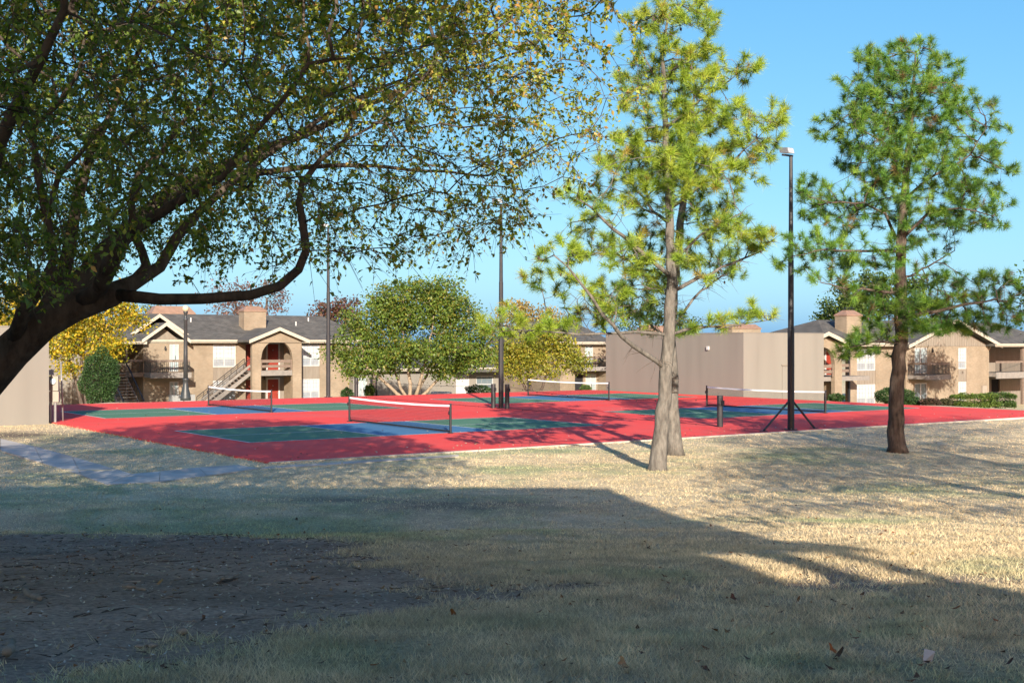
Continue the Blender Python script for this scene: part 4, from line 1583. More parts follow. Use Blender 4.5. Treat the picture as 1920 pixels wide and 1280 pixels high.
def slider(root, x0, x1, z0, z1, y=0.0, glass='glasslit'):
    f = MB()
    t = .07
    f.box(x0, x1, y + .0, y + .1, z1 - t, z1).box(x0, x1, y, y + .1, z0, z0 + .05)
    f.box(x0, x0 + t, y, y + .1, z0 + .05, z1 - t).box(x1 - t, x1, y, y + .1, z0 + .05, z1 - t)
    m = (x0 + x1) / 2
    f.box(m - .06, m + .06, y + .01, y + .09, z0 + .05, z1 - t)
    w_ = f.build('glazed_door', M['white_trim'], root)
    for a, b, yy in ((x0 + t, m - .06, .05), (m + .06, x1 - t, .07)):
        MB().box(a, b, y + yy, y + yy + .012, z0 + .05, z1 - t).build('pane', M[glass], w_)
    MB().box(m + .07, m + .095, y - .02, y + .045, z0 + .8, z0 + 1.15).build('handle', M['iron'], w_)
    return w_


def siding(root, x0, x1, z0, z1, y=0.0, step=.3, mat='siding', nm='siding_panel'):
    p = MB().box(x0, x1, y, y + .05, z0, z1).build(nm, M[mat], root)
    n = max(1, int((x1 - x0) / step))
    for i in range(n + 1):
        xx = x0 + .02 + (x1 - x0 - .04) * i / n
        MB().box(xx - .02, xx + .02, y - .018, y + .002, z0 + .001, z1 - .001).build('batten', M[mat], p)
    return p


def gable_siding(root, x0, x1, z0, za, y, mat='siding'):
    xm = (x0 + x1) / 2
    p = MB().prism([(x0, z0), (x1, z0), (xm, za)], y, y + .08).build('gable_panel', M[mat], root)
    n = int((x1 - x0) / .3)
    for i in range(1, n):
        xx = x0 + (x1 - x0) * i / n
        h = (za - z0) * (1 - abs(xx - xm) / ((x1 - x0) / 2))
        if h > .15:
            MB().box(xx - .02, xx + .02, y - .018, y + .002, z0 + .001, z0 + h - .04).build('batten', M[mat], p)
    return p


def gable_roof(root, x0, x1, ze, za, y0, y1, th=.14, fascia=True, mat='shingle', nm='roof'):
    """ridge along y; front verge at y0"""
    xm = (x0 + x1) / 2
    mb = MB()
    mb.prism([(x0, ze), (xm, za), (xm, za + th), (x0, ze + th)], y0, y1)
    mb.prism([(xm, za), (x1, ze), (x1, ze + th), (xm, za + th)], y0, y1)
    r_ = mb.build(nm, M[mat], root)
    if fascia:
        f = MB()
        f.prism([(x0 - .02, ze - .1), (xm, za - .1), (xm, za + th + .02), (x0 - .02, ze + th + .02)], y0 - .05, y0 - .002)
        f.prism([(xm, za - .1), (x1 + .02, ze - .1), (x1 + .02, ze + th + .02), (xm, za + th + .02)], y0 - .05, y0 - .002)
        f.build('fascia', M['trim'], r_)
    return r_


def hip_roof(root, x0, x1, y0, y1, ze, zr, hl=0.0, hr=0.0, th=.16, gutter=True, nm='roof'):
    """ridge along x; hl / hr shorten the ridge at each end (0 = gable end)"""
    ym = (y0 + y1) / 2
    A = (x0, y0, ze)
    B = (x1, y0, ze)
    Cc = (x1, y1, ze)
    Dd = (x0, y1, ze)
    E_ = (x0 + hl, ym, zr)
    G_ = (x1 - hr, ym, zr)
    mb = MB()

    def up(p):
        return (p[0], p[1], p[2] + th)
    mb.face([up(A), up(B), up(G_), up(E_)]).face([up(Cc), up(Dd), up(E_), up(G_)])
    mb.face([up(B), up(Cc), up(G_)]).face([up(Dd), up(A), up(E_)])
    mb.face([A, Dd, Cc, B])
    for p, q in ((A, B), (B, Cc), (Cc, Dd), (Dd, A)):
        mb.face([p, q, up(q), up(p)])
    r_ = mb.build(nm, M['shingle'], root)
    MB().box(x0, x1, y0 - .05, y0 - .003, ze - .04, ze + th + .01).build('fascia', M['trim'], r_)
    if gutter:
        MB().box(x0, x1, y0 - .16, y0 - .053, ze + .06, ze + th + .03).build('gutter', M['trim'], r_)
    return r_


def chimney(root, x0, x1, y0, y1, z0, z1, zc):
    c = MB().box(x0, x1, y0, y1, z0, z1).build('chimney', M['brick'], root)
    mb = MB()
    o_, i_ = .06, .38
    b = [(x0 - o_, y0 - o_), (x1 + o_, y0 - o_), (x1 + o_, y1 + o_), (x0 - o_, y1 + o_)]
    t = [(x0 + i_, y0 + i_), (x1 - i_, y0 + i_), (x1 - i_, y1 - i_), (x0 + i_, y1 - i_)]
    mb.v = [(*p, z1 + .002) for p in b] + [(*p, z1 + .1) for p in b] + [(*p, zc) for p in t]
    mb.f = [(3, 2, 1, 0)] + [(i, (i + 1) % 4, (i + 1) % 4 + 4, i + 4) for i in range(4)] + [(i + 4, (i + 1) % 4 + 4, (i + 1) % 4 + 8, i + 8) for i in range(4)] + [(8, 9, 10, 11)]
    mb.build('cap', M['cap'], c)
    m2 = MB()
    xm, ym = (x0 + x1) / 2, (y0 + y1) / 2
    for sx in (-.45, 0, .45):
        m2.box(xm + sx - .02, xm + sx + .02, ym - .02, ym + .02, zc - .02, zc + .16)
    m2.box(xm - .6, xm + .6, ym - .16, ym + .16, zc + .16, zc + .2)
    m2.build('flue_cover', M['iron'], c)
    return c


def railing(root, a, b, z, h=.95, top=.16, n=None, mat='wood', bal='iron', lower=True):
    """timber top rail, iron balusters with a small cross pattern"""
    a = Vector((a[0], a[1], z))
    b = Vector((b[0], b[1], z))
    L = (b - a).length
    rl = MB().bar(a + Vector((0, 0, h - top / 2)), b + Vector((0, 0, h - top / 2)), .07, top).build('railing', M[mat], root)
    n = n or max(2, int(L / .14))
    mb = MB()
    for i in range(n + 1):
        p = a.lerp(b, i / n)
        mb.bar(p + Vector((0, 0, .06)), p + Vector((0, 0, h - top)), .02)
    mb.bar(a + Vector((0, 0, .08)), b + Vector((0, 0, .08)), .03)
    mb.bar(a + Vector((0, 0, .1)), b + Vector((0, 0, h - top)), .018)
    mb.build('balusters', M[bal], rl)['kind'] = 'stuff'
    return rl


def plank_rail(root, a, b, z, h=.9):
    """two wide planks between posts"""
    a = Vector((a[0], a[1], z))
    b = Vector((b[0], b[1], z))
    r_ = MB().bar(a + Vector((0, 0, h - .12)), b + Vector((0, 0, h - .12)), .06, .22).build('railing', M['wood'], root)
    MB().bar(a + Vector((0, 0, h - .5)), b + Vector((0, 0, h - .5)), .06, .2).build('plank', M['wood'], r_)
    for t in (0.02, .98):
        p = a.lerp(b, t)
        MB().box(p.x - .05, p.x + .05, p.y - .1, p.y - .031, z + .0, z + h).build('post', M['wood'], r_)
    return r_


def balcony(root, x0, x1, yd, z, depth_label=None):
    s = MB().box(x0, x1, yd, -.002, z - .28, z).build('balcony', M['deck'], root)
    MB().box(x0 - .03, x1 + .03, yd - .04, yd - .003, z - .32, z + .03).build('fascia', M['deck'], s)
    railing(s.parent, (x0 + .05, yd + .05), (x1 - .05, yd + .05), z)
    railing(s.parent, (x0 + .05, yd + .13), (x0 + .05, -.05), z)
    railing(s.parent, (x1 - .05, yd + .13), (x1 - .05, -.05), z)
    return s


def arch_wall(root, x0, x1, xa, xb, z1, zspr, zap, y0, y1, gable=None):
    """wall with an arched opening from the ground; gable = apex height over its middle"""
    mb = MB()
    mb.box(x0, xa, y0, y1, 0, z1)
    mb.box(xb, x1, y0, y1, 0, z1)
    n = 24
    xm = (xa + xb) / 2
    for i in range(n):
        a = xa + (xb - xa) * i / n
        b = xa + (xb - xa) * (i + 1) / n

        def zz(x):
            t = (x - xm) / ((xb - xa) / 2)
            return zspr + (zap - zspr) * math.sqrt(max(0, 1 - t * t))
        mb.prism([(a, zz(a)), (b, zz(b)), (b, z1), (a, z1)], y0, y1)
    if gable:
        mb.prism([(x0, z1), (x1, z1), ((x0 + x1) / 2, gable)], y0, y1)
    return mb.build('arch_wall', M['brick'], root)


def stairs_x(root, x0, x1, y0, y1, z0, z1, n=15):
    """open timber stair climbing in +x"""
    st = MB()
    for y in (y0, y1 - .06):
        st.prism([(x0, z0 - .1), (x0 + .25, z0 - .1), (x1, z1 - .3), (x1, z1 - .02), (x0, z0 + .2)], y, y + .06)
    s = st.build('staircase', M['deck'], root)
    for i in range(n):
        t = (i + .7) / n
        x = x0 + (x1 - x0) * t
        z = z0 + (z1 - z0) * t
        MB().box(x - .13, x + .14, y0 + .062, y1 - .062, z - .03, z + .025).build('tread', M['wood'], s)
    for y in (y0 + .03, y1 - .03):
        mb = MB()
        mb.bar((x0, y, z0 + .95), (x1, y, z1 + .95), .05, .05)
        mb.bar((x0, y, z0 + .78), (x1, y, z1 + .78), .03, .03)
        for i in range(8):
            t = i / 7
            mb.bar((x0 + (x1 - x0) * t, y, z0 + (z1 - z0) * t), (x0 + (x1 - x0) * t, y, z0 + (z1 - z0) * t + .95), .03)
        mb.build('handrail', M['iron'], s)
        MB().bar((x0, y, z0 + .45), (x1, y, z1 + .45), .05, .18).build('side_plank', M['deck'], s)
    return s


def stairs_y(root, x0, x1, y0, y1, z0, z1, n=14):
    """open stair climbing in +y, seen from its foot"""
    st = MB()
    for x in (x0, x1 - .06):
        st.prism([(y0, z0 - .1), (y0 + .25, z0 - .1), (y1, z1 - .3), (y1, z1 - .02), (y0, z0 + .2)], x, x + .06, 'x')
    s = st.build('staircase', M['wood'], root)
    for i in range(n):
        t = (i + .7) / n
        y = y0 + (y1 - y0) * t
        z = z0 + (z1 - z0) * t
        MB().box(x0 + .062, x1 - .062, y - .14, y + .13, z - .03, z + .025).build('tread', M['siding'], s)
    for x in (x0 + .03, x1 - .03):
        mb = MB()
        mb.bar((x, y0, z0 + .95), (x, y1, z1 + .95), .06, .1)
        for i in range(10):
            t = i / 9
            mb.bar((x, y0 + (y1 - y0) * t, z0 + (z1 - z0) * t), (x, y0 + (y1 - y0) * t, z0 + (z1 - z0) * t + .95), .03)
        mb.build('handrail', M['iron'], s)
    return s


def downspout(root, x, y, z0, z1):
    MB().tube([(x, y - .3, z1), (x, y - .06, z1 - .35), (x, y - .06, z0)], .045, 6).build('downspout', M['trim'], root)


def lantern(root, x, y, z):
    MB().tube([(x, y, z), (x, y - .1, z), (x, y - .12, z - .12), (x, y - .12, z - .28)], [.02, .03, .08, .06], 8).build('wall_lantern', M['iron'], root)


# ---- left apartment block
L = empty('apartment_block', (-18.1, 97.0, -2.0), TH, 'two storey buff brick apartment block with an arched porch, left behind the courts', 'apartment block')
EZ = 4.98
wallm = MB()
holes = [(-5.5, -3.67, .55, 4.86)]
wall_holes(wallm, -8.1, -2.87, -.6, EZ, holes, 0, .25)
wall_holes(wallm, 1.15, 6.3, -.6, EZ, [(1.88, 3.42, .55, 4.86)], 0, .25)
wallm.box(6.05, 6.3, .25, 9, -.6, EZ)
wallm.box(-8.1, 6.3, 9.0, 9.25, -.6, EZ)
wallm.build('wall', M['brick'], L)
for a, b in ((-5.5, -3.67), (1.88, 3.42)):
    window(L, a, b, 3.12, 4.86, .02)
    siding(L, a, b, 2.1, 3.12, .05)
    window(L, a, b, .55, 2.1, .02)
# porch
MB().box(-2.87, 1.15, 1.0, 1.2, -.6, EZ).build('wall', M['siding'], L)
MB().box(-2.87, -2.75, .251, .999, -.6, EZ).build('wall', M['brick'], L)
MB().box(1.15, 1.3, .251, .999, -.6, EZ).build('wall', M['brick'], L)
for x0 in (-2.45, -.62):
    door(L, x0, x0 + .92, 2.84, 4.86, .96)
    door(L, x0, x0 + .92, .05, 2.1, .96, knob_left=False)
arch_wall(L, -3.43, .62, -2.72, -.12, EZ, 3.75, 5.12, -2.5, -2.18, gable=None)
MB().prism([(-3.43, EZ), (.62, EZ), (.62, 5.2), (-1.4, 5.84), (-3.43, 5.2)], -2.499, -2.181).build('gable_wall', M['brick'], L)
MB().box(.32, .62, -2.179, -.001, -.6, EZ).build('wall', M['brick'], L)
fl = MB().box(-3.43, .32, -2.17, .995, 2.5, 2.8).build('landing', M['deck'], L)
MB().box(-2.72, -.12, -2.42, -2.18, 2.48, 2.86).build('fascia', M['deck'], fl)
plank_rail(L, (-2.7, -2.3), (-.14, -2.3), 2.84, .85)
gable_roof(L, -3.85, 1.05, 5.02, 5.98, -2.95, 2.4)
MB().box(-3.6, .8, -2.6, .99, 4.985, 5.01).build('porch_ceiling', M['siding'], L)
lantern(L, -.95, .95, 2.35)
stairs_x(L, -7.2, -3.43, -2.15, -1.05, 0, 2.8)
# left gable bay
bay = MB()
wall_holes(bay, -11.0, -8.1, -.6, EZ, [(-9.05, -8.35, 2.86, 4.86), (-9.05, -8.35, .02, 2.1)], -.5, -.25)
bay.box(-11.0, -10.75, -.25, 5, -.6, EZ).box(-8.1, -7.85, -.499, -.001, -.6, EZ)
bay.build('wall', M['brick'], L)
slider(L, -9.05, -8.35, 2.86, 4.86, -.48)
slider(L, -9.05, -8.35, .02, 2.1, -.48)
b_ = MB().box(-11.0, -8.0, -2.0, -.503, 2.46, 2.76).build('balcony', M['deck'], L)
MB().box(-11.03, -7.97, -2.05, -2.003, 2.42, 2.80).build('fascia', M['deck'], b_)
railing(L, (-10.95, -1.95), (-8.05, -1.95), 2.78)
railing(L, (-10.95, -1.87), (-10.95, -.55), 2.78)
railing(L, (-8.05, -1.87), (-8.05, -.55), 2.78)
gable_roof(L, -11.35, -7.75, 5.02, 6.3, -1.25, 4.0)
gable_siding(L, -11.0, -8.1, EZ, 6.1, -.45)
gable_roof(L, -11.9, -6.9, 5.25, 6.95, .6, 7.0)
lantern(L, -9.4, -.5, 4.7)
downspout(L, -7.7, 0, -.3, 4.95)
hip_roof(L, -10.9, 8.6, -.55, 10.2, 5.0, 7.05, 0, 2.6)
chimney(L, -2.35, -.5, 1.5, 2.5, 5.2, 7.4, 7.85)
for vx, vy in ((-6.0, 3.2), (2.6, 2.6), (4.2, 3.6)):
    MB().tube([(vx, vy, 5.3 + vy * .36), (vx, vy, 5.75 + vy * .36)], .06, 8).build('roof_vent', M['white_trim'], L)
chimney(L, -8.3, -4.9, 5.2, 6.6, 6.3, 7.2, 7.85)
# stair bay in shade
sb = MB()
wall_holes(sb, -14.2, -11.02, -.6, EZ, [(-13.0, -11.9, 2.86, 4.86), (-12.9, -11.9, .02, 2.1)], 2.6, 2.85)
sb.box(-14.2, -13.95, -.2, 2.6, -.6, EZ)
sb.build('wall', M['siding'], L)
MB().box(-13.0, -11.9, 2.7, 2.75, 2.86, 4.86).box(-12.9, -11.9, 2.7, 2.75, .02, 2.1).build('doorway_dark_fill', M['dark'], L)
MB().box(-13.9, -11.02, -.6, 2.59, 2.5, 2.8).build('landing', M['wood'], L)
railing(L, (-12.2, -.5), (-11.06, -.5), 2.8, n=10)
MB().box(-12.28, -12.18, -.55, -.45, -.5, 4.95).build('post', M['wood'], L)
stairs_y(L, -13.85, -12.35, -4.6, -.6, 0, 2.8)
hip_roof(L, -14.8, -10.95, -1.1, 5.5, 4.9, 6.0, 1.4, 0, gutter=False)
for x0 in (-9.6, -8.7):
    a_ = empty('condenser_unit', (*(Vector((-18.1, 97.0)) + Vector(CU) * x0 + Vector(CV) * -2.6), -2.0), TH,
               'grey air conditioning unit under the left balcony, %s of the pair' % ('left' if x0 < -9 else 'right'), 'air conditioner', 'air conditioning units')
    MB().box(0, .8, 0, .8, 0, 1.2).build('casing', M['ac'], a_)
    for k in range(7):
        MB().box(.05, .75, -.02, -.001, .12 + k * .15, .19 + k * .15).build('louvre', M['ac'], a_)
    MB().tube([(.4, .4, 1.201), (.4, .4, 1.22)], .3, 14).build('fan_guard', M['iron'], a_)

# ---- right apartment block
R = empty('apartment_block', (31.2, 94.7, -2.2), TH, 'two storey buff brick apartment block with a side balcony, right behind the courts', 'apartment block')
EZ = 4.9
wm_ = MB()
wall_holes(wm_, -8.15, -1.85, -.6, EZ, [(-7.16, -5.04, .55, 4.7)], .3, .55)
MB().box(-8.15, -1.85, 9, 9.25, -.6, EZ).build('wall', M['brick'], R)
wm_.build('wall', M['brick'], R)
window(R, -7.16, -5.04, 3.12, 4.7, .32)
siding(R, -7.16, -5.04, 2.1, 3.12, .35)
window(R, -7.16, -5.04, .55, 2.1, .32, glass='blind')
MB().box(-15.5, -8.151, 1.4, 1.6, -.6, EZ).build('wall', M['siding'], R)
for x0 in (-9.3, -12.4):
    door(R, x0, x0 + .95, 2.84, 4.86, 1.36)
    door(R, x0, x0 + .95, .05, 2.1, 1.36)
arch_wall(R, -15.6, -11.6, -14.9, -12.35, EZ, 3.75, 4.85, -2.0, -1.68)
MB().prism([(-15.6, EZ), (-11.6, EZ), (-11.6, 5.05), (-13.6, 5.65), (-15.6, 5.05)], -1.999, -1.681).build('gable_wall', M['brick'], R)
MB().box(-11.9, -11.6, -1.679, .0, -.6, 2.4).build('wall', M['brick'], R)
MB().box(-15.5, -8.2, -1.66, 1.39, 2.5, 2.8).build('landing', M['deck'], R)
plank_rail(R, (-14.88, -1.8), (-12.37, -1.8), 2.8, .85)
plank_rail(R, (-11.55, .1), (-8.2, .1), 2.8, .85)
MB().box(-8.35, -8.2, .05, .2, -.5, EZ).build('post', M['iron'], R)
gable_roof(R, -16.1, -11.1, 4.95, 5.75, -2.5, 2.6)
hip_roof(R, -11.0, -1.0, -.3, 9.6, 4.95, 6.75, 4.6, 0)
chimney(R, -6.6, -4.9, 1.7, 2.8, 4.8, 7.15, 7.6)
g_ = MB()
wall_holes(g_, -1.85, 8.7, -.6, EZ, [(-.82, .72, 2.84, 4.78), (-.82, .72, .02, 2.1), (4.66, 5.75, .62, 4.78)], 0, .25)
g_.box(8.45, 8.7, .25, 9, -.6, EZ)
g_.build('wall', M['brick'], R)
slider(R, -.82, .72, 2.84, 4.78, .02)
slider(R, -.82, .72, .02, 2.1, .02, 'glass')
window(R, 4.66, 5.75, 3.12, 4.78, .02, cols=1, rows=5)
siding(R, 4.66, 5.75, 2.1, 3.12, .05)
window(R, 4.66, 5.75, .62, 2.1, .02, cols=1, rows=2)
balcony(R, -1.7, 1.35, -1.6, 2.72)
gable_siding(R, -1.85, 8.7, EZ, 6.75, -.04)
gable_roof(R, -2.5, 9.35, 4.85, 6.85, -.75, 9)
lantern(R, 1.25, 0, 4.7)
downspout(R, -2.05, .3, -.3, 4.9)
downspout(R, 8.85, .2, -.3, 4.9)
mtr = MB().box(7.6, 8.2, -.18, -.003, 1.1, 1.75).build('meter_box', M['meterbox'], R)
MB().box(7.75, 8.05, -.14, -.004, .1, 1.09).build('conduit', M['iron'], mtr)
# recessed end with a deck
e_ = MB()
wall_holes(e_, 8.71, 18, -.6, EZ, [(9.4, 10.9, 2.84, 4.6), (9.2, 11.6, .02, 2.1), (13.0, 14.2, .02, 2.1)], 2.6, 2.85)
e_.build('wall', M['siding'], R)
window(R, 9.4, 10.9, 2.9, 4.6, 2.62)
MB().box(9.2, 11.6, 2.7, 2.75, .02, 2.1).box(13.0, 14.2, 2.7, 2.75, .02, 2.1).build('doorway_dark_fill', M['dark'], R)
dk = MB().box(8.72, 18, -.6, 2.58, 2.45, 2.75).build('deck', M['deck'], R)
MB().box(8.72, 18, -.66, -.603, 2.3, 2.8).build('fascia', M['deck'], dk)
railing(R, (8.8, -.55), (12.6, -.55), 2.75, n=26)
railing(R, (12.7, -.55), (17.9, -.55), 2.75, n=34)
for xx in (12.65, 17.95):
    MB().box(xx - .1, xx + .1, -.55, -.35, -.5, EZ).build('post', M['wood'], R)
hip_roof(R, 8.2, 18.6, -.9, 9.5, 4.9, 6.75, 0, 2.5)
for k in range(2):
    fn = MB().box(9.3 + k * 1.6, 10.7 + k * 1.6, -.5, -.42, -.3, 1.25).build('patio_screen', M['siding'], R)
    for j in range(7):
        MB().box(9.32 + k * 1.6 + j * .2, 9.46 + k * 1.6 + j * .2, -.53, -.501, -.3, 1.25).build('slat', M['siding'], fn)


# ---- plain apartment wings seen in gaps
def simple_block(label, px0, px1, Y, zg, eave, ridge, opening_px, wallmat='brick', depth=9, door_px=None, lit=True):
    o = np.array([(px0 - 960) * Y / F_PX, Y])

    def lx(px):
        k = (px - 960) / F_PX
        return float((k * o[1] - o[0]) / (CU[0] - k * CU[1]))
    x1 = lx(px1)
    r_ = empty('apartment_block', (o[0], o[1], zg), TH, label, 'apartment block')
    hs = []
    for kind, a, b, z0, z1, extra in opening_px:
        hs.append((lx(a), lx(b), z0, z1))
    mb = MB()
    wall_holes(mb, 0, x1, -.6, eave, hs, 0, .25)
    mb.box(0, .25, .25, depth, -.6, eave).box(x1 - .25, x1, .25, depth, -.6, eave).box(.25, x1 - .25, depth - .25, depth, -.6, eave)
    mb.build('wall', M[wallmat], r_)
    for (kind, a, b, z0, z1, extra), h in zip(opening_px, hs):
        if kind == 'win':
            window(r_, h[0], h[1], z0, z1, .02, cols=max(1, int((h[1] - h[0]) / .9)), rows=3, glass=extra)
        elif kind == 'slide':
            slider(r_, h[0], h[1], z0, z1, .02, extra)
        elif kind == 'door':
            door(r_, h[0] + .12, h[1] - .12, z0, z1 - .12, .05, extra)
        elif kind == 'panel':
            siding(r_, h[0], h[1], z0, z1, .05)
        elif kind == 'dark':
            MB().box(h[0], h[1], .12, .17, z0, z1).build('doorway_dark_fill', M['dark'], r_)
    hip_roof(r_, -.5, x1 + .5, -.6, depth + .6, eave + .02, ridge, 0, 0)
    return r_, lx, x1


mb1, lx1, x11 = simple_block('low tan apartment wing with a white door behind the olive tree', 662, 935, 100, -1.9, 2.55, 3.5,
                             [('slide', 672, 688, .1, 2.1, 'glasslit'), ('dark', 694, 708, .1, 2.1, ''), ('door', 855, 880, .05, 2.15, 'white_trim'), ('win', 893, 925, .9, 2.0, 'glass')], 'stucco')
MB().box(lx1(690), lx1(694), -.9, -.75, -.6, 2.5).build('post', M['wood'], mb1)
MB().box(lx1(840), lx1(935), -1.6, -.61, 2.4, 2.58).build('porch_roof', M['shingle'], mb1)
for k, px in enumerate((818, 832)):
    q = PT(px, 742, 97)
    a_ = empty('condenser_unit', (q.x, q.y, tz(q.x, q.y)), TH, ('pale air conditioning unit left of the white door, nearer the tree stems', 'pale air conditioning unit left of the white door, nearer the door')[k], 'air conditioner', 'air conditioning units')
    MB().box(0, .75, 0, .75, 0, 1.15).build('casing', M['white_trim'], a_)
    for j in range(7):
        MB().box(.05, .7, -.02, -.001, .12 + j * .13, .18 + j * .13).build('louvre', M['ac'], a_)
    MB().tube([(.37, .37, 1.151), (.37, .37, 1.17)], .28, 14).build('fan_guard', M['iron'], a_)

mb2, lx2, x12 = simple_block('apartment wing with a cluttered balcony between yellow green tree and tan building', 1050, 1136, 108, -1.9, 4.75, 6.6,
                             [('slide', 1097, 1112, 2.85, 4.6, 'glasslit'), ('slide', 1098, 1118, .1, 2.1, 'glasslit'), ('dark', 1078, 1094, .1, 2.1, '')], 'brick', depth=10)
balcony(mb2, lx2(1068), lx2(1121), -1.6, 2.75)
MB().box(lx2(1121), lx2(1134), -1.9, -.002, -.6, 3.2).build('brick_pier', M['brick'], mb2)
mb4, lx4, x14 = simple_block('apartment wing hidden behind the tan building, only chimneys and a roof end showing', 1215, 1450, 118, -2.2, 4.0, 5.3,
                             [('win', 1300, 1330, 2.9, 4.0, 'blind')], 'brick', depth=10)
chimney(mb4, lx4(1238), lx4(1282), 2.0, 3.6, 4.0, 6.2, 6.9)
chimney(mb4, lx4(1386), lx4(1440), 1.0, 2.6, 4.0, 6.6, 7.1)

mb3, lx3, x13 = simple_block('tan end wall of an apartment wing behind the leaning sign post at the far left', 40, 214, 92, -1.9, 4.3, 6.6,
                             [('win', 60, 90, .9, 2.0, 'glass'), ('win', 168, 196, .9, 2.0, 'glass')], 'stucco', depth=10)
downspout(mb3, lx3(133), 0, -.3, 4.2)


# ---- the two windowless tan court buildings
def tan_building(label, u0, u1, v0, v1, top, name='windowless_building'):
    x, y = uv2w(u0, v0)
    o = empty(name, (x, y, 0), TH, label, 'building')
    W_, D_ = u1 - u0, v1 - v0
    MB().box(0, W_, 0, .25, -1.6, top).build('wall', M['stucco'], o)
    MB().box(0, .25, .251, D_ - .251, -1.6, top).build('wall', M['stucco'], o)
    MB().box(W_ - .25, W_, .251, D_ - .251, -1.6, top).build('wall', M['stucco'], o)
    MB().box(0, W_, D_ - .25, D_, -1.6, top).build('wall', M['stucco'], o)
    MB().box(.251, W_ - .251, .251, D_ - .251, top - .5, top - .35).build('flat_roof', M['concrete'], o)
    cp = MB().box(-.02, W_ + .02, -.02, .27, top + .002, top + .035).box(-.02, .27, .271, D_ - .271, top + .002, top + .035)
    cp.box(W_ - .27, W_ + .02, .271, D_ - .271, top + .002, top + .035).box(-.02, W_ + .02, D_ - .27, D_ + .02, top + .002, top + .035)
    cp.build('coping', M['stucco'], o)
    return o


tb = tan_building('large tan windowless building behind the right hand nets', 34.75, 41.3, 13.75, 25.4, 3.47)
dr = MB().box(3.05, 4.0, -.035, -.002, -.35, 1.62).build('flush_door', M['stucco'], tb)
MB().box(3.0, 4.05, -.06, -.003, 1.66, 1.72).build('drip_strip', M['siding'], dr)
MB().box(3.86, 3.92, -.08, -.036, .62, .82).build('handle', M['iron'], dr)
MB().box(-.12, -.002, 2.6, 2.75, 2.55, 2.75).build('wall_light', M['white_trim'], tb)
lb = tan_building('tan windowless building at the left edge behind the elm trunk', -9.0, -2.28, 12.6, 24.5, 3.5)

# ---- building behind the photographer whose shadow lies over the lawn
S = empty('apartment_block', (0, -10.0, 1.3), 0, 'apartment block standing behind the viewpoint, its flat roof shading the lawn', 'apartment block')
MB().box(-7.5, 4.55, -10, 0, -.5, 10.2).build('wall', M['pale_bounce_wall'], S)
MB().box(4.552, 6.05, -.8, 0, 7.45, 10.2).build('wall', M['pale_bounce_wall'], S)
MB().box(-7.6, 4.57, -10.1, .08, 10.202, 10.3).box(4.572, 6.1, -.9, .08, 10.202, 10.3).build('roof', M['shingle'], S)
MB().box(4.552, 6.32, -.8, .1, 7.24, 7.448).build('porch_roof', M['deck'], S)
MB().box(4.552, 5.92, -.8, .1, -.5, 6.35).build('porch_wall', M['pale_bounce_wall'], S)
for a, b in ((4.95, 5.33), (5.68, 5.92)):
    MB().box(a, b, -.1, .08, 6.352, 7.238).build('post', M['wood'], S)
for i in range(3):
    window(S, -6.8 + i * 3.8, -5.0 + i * 3.8, 3.4, 4.9, -.13)
    slider(S, -6.8 + i * 3.8, -5.0 + i * 3.8, .1, 2.2, -.12)

# ------------------------------------------------------------------ nets
def net(label, pa, pb, slack=0.0):
    """portable net: two posts, white top band, mesh, lower cable"""
    a = Vector((pa[0], pa[1], 0))
    b = Vector((pb[0], pb[1], 0))
    d = b - a
    Lg = d.length
    ang = math.atan2(d.y, d.x)
    o = empty('pickleball_net', tuple(a), ang, label, 'net', 'nets across the painted courts')
    for x in (0, Lg):
        p = MB().lathe([(.10, 0.009), (.10, .02), (.035, .03), (.035, .93), (.04, .935), (.03, .96)], 12, (x, 0)).build('post', M['pole'], o)
        MB().box(x - .03, x + .03, -.075, -.034, .6, .72).build('crank', M['iron'], p)

    def sag(t):
        return .915 - .05 * 4 * t * (1 - t)
    n = 24
    tp = MB()
    for i in range(n):
        t0, t1 = i / n, (i + 1) / n
        x0, x1 = .04 + (Lg - .08) * t0, .04 + (Lg - .08) * t1
        z0, z1 = sag(t0), sag(t1)
        for y in (-.008, .008):
            tp.face([(x0, y, z0 - .06), (x1, y, z1 - .06), (x1, y, z1), (x0, y, z0)])
        tp.face([(x0, -.008, z0), (x1, -.008, z1), (x1, .008, z1), (x0, .008, z0)])
    tp.build('top_band', M['tape'], o)
    mb = MB()
    step = .05
    k = int((Lg - .1) / step)
    w_ = .0022
    for i in range(k + 1):
        x = .05 + i * step
        z = sag(x / Lg) - .06
        mb.face([(x - w_, 0, .09), (x + w_, 0, .09), (x + w_, 0, z), (x - w_, 0, z)])
        mb.face([(x, -w_, .09), (x, w_, .09), (x, w_, z), (x, -w_, z)])
    m = 15
    for j in range(m):
        f = j / m
        for i in range(n):
            t0, t1 = i / n, (i + 1) / n
            x0, x1 = .05 + (Lg - .1) * t0, .05 + (Lg - .1) * t1
            z0 = .09 + (sag(t0) - .15) * f
            z1 = .09 + (sag(t1) - .15) * f
            mb.face([(x0, 0, z0 - w_), (x1, 0, z1 - w_), (x1, 0, z1 + w_), (x0, 0, z0 + w_)])
    mb.build('mesh', M['net'], o)['kind'] = 'stuff'
    MB().box(.04, Lg - .04, -.012, .012, .035, .09).build('bottom_band', M['net'], o)
    sb = MB()
    for x in (.055, Lg - .055):
        sb.box(x - .012, x + .012, -.01, .01, .09, .84)
    sb.build('side_band', M['net'], o)
    return o


net('pickleball net on the nearest court with a blue kitchen below', GR(655, 790), GR(845, 812))
net('pickleball net on the left court before the brick apartment', GR(391, 760.5), GR(509, 773))
net('pickleball net farthest away, beside the yellow green tree', GR(990, 741.5), GR(1142, 751.0))
net('pickleball net at the right before the tan windowless building', GR(1325, 761.3), GR(1548, 774.5))


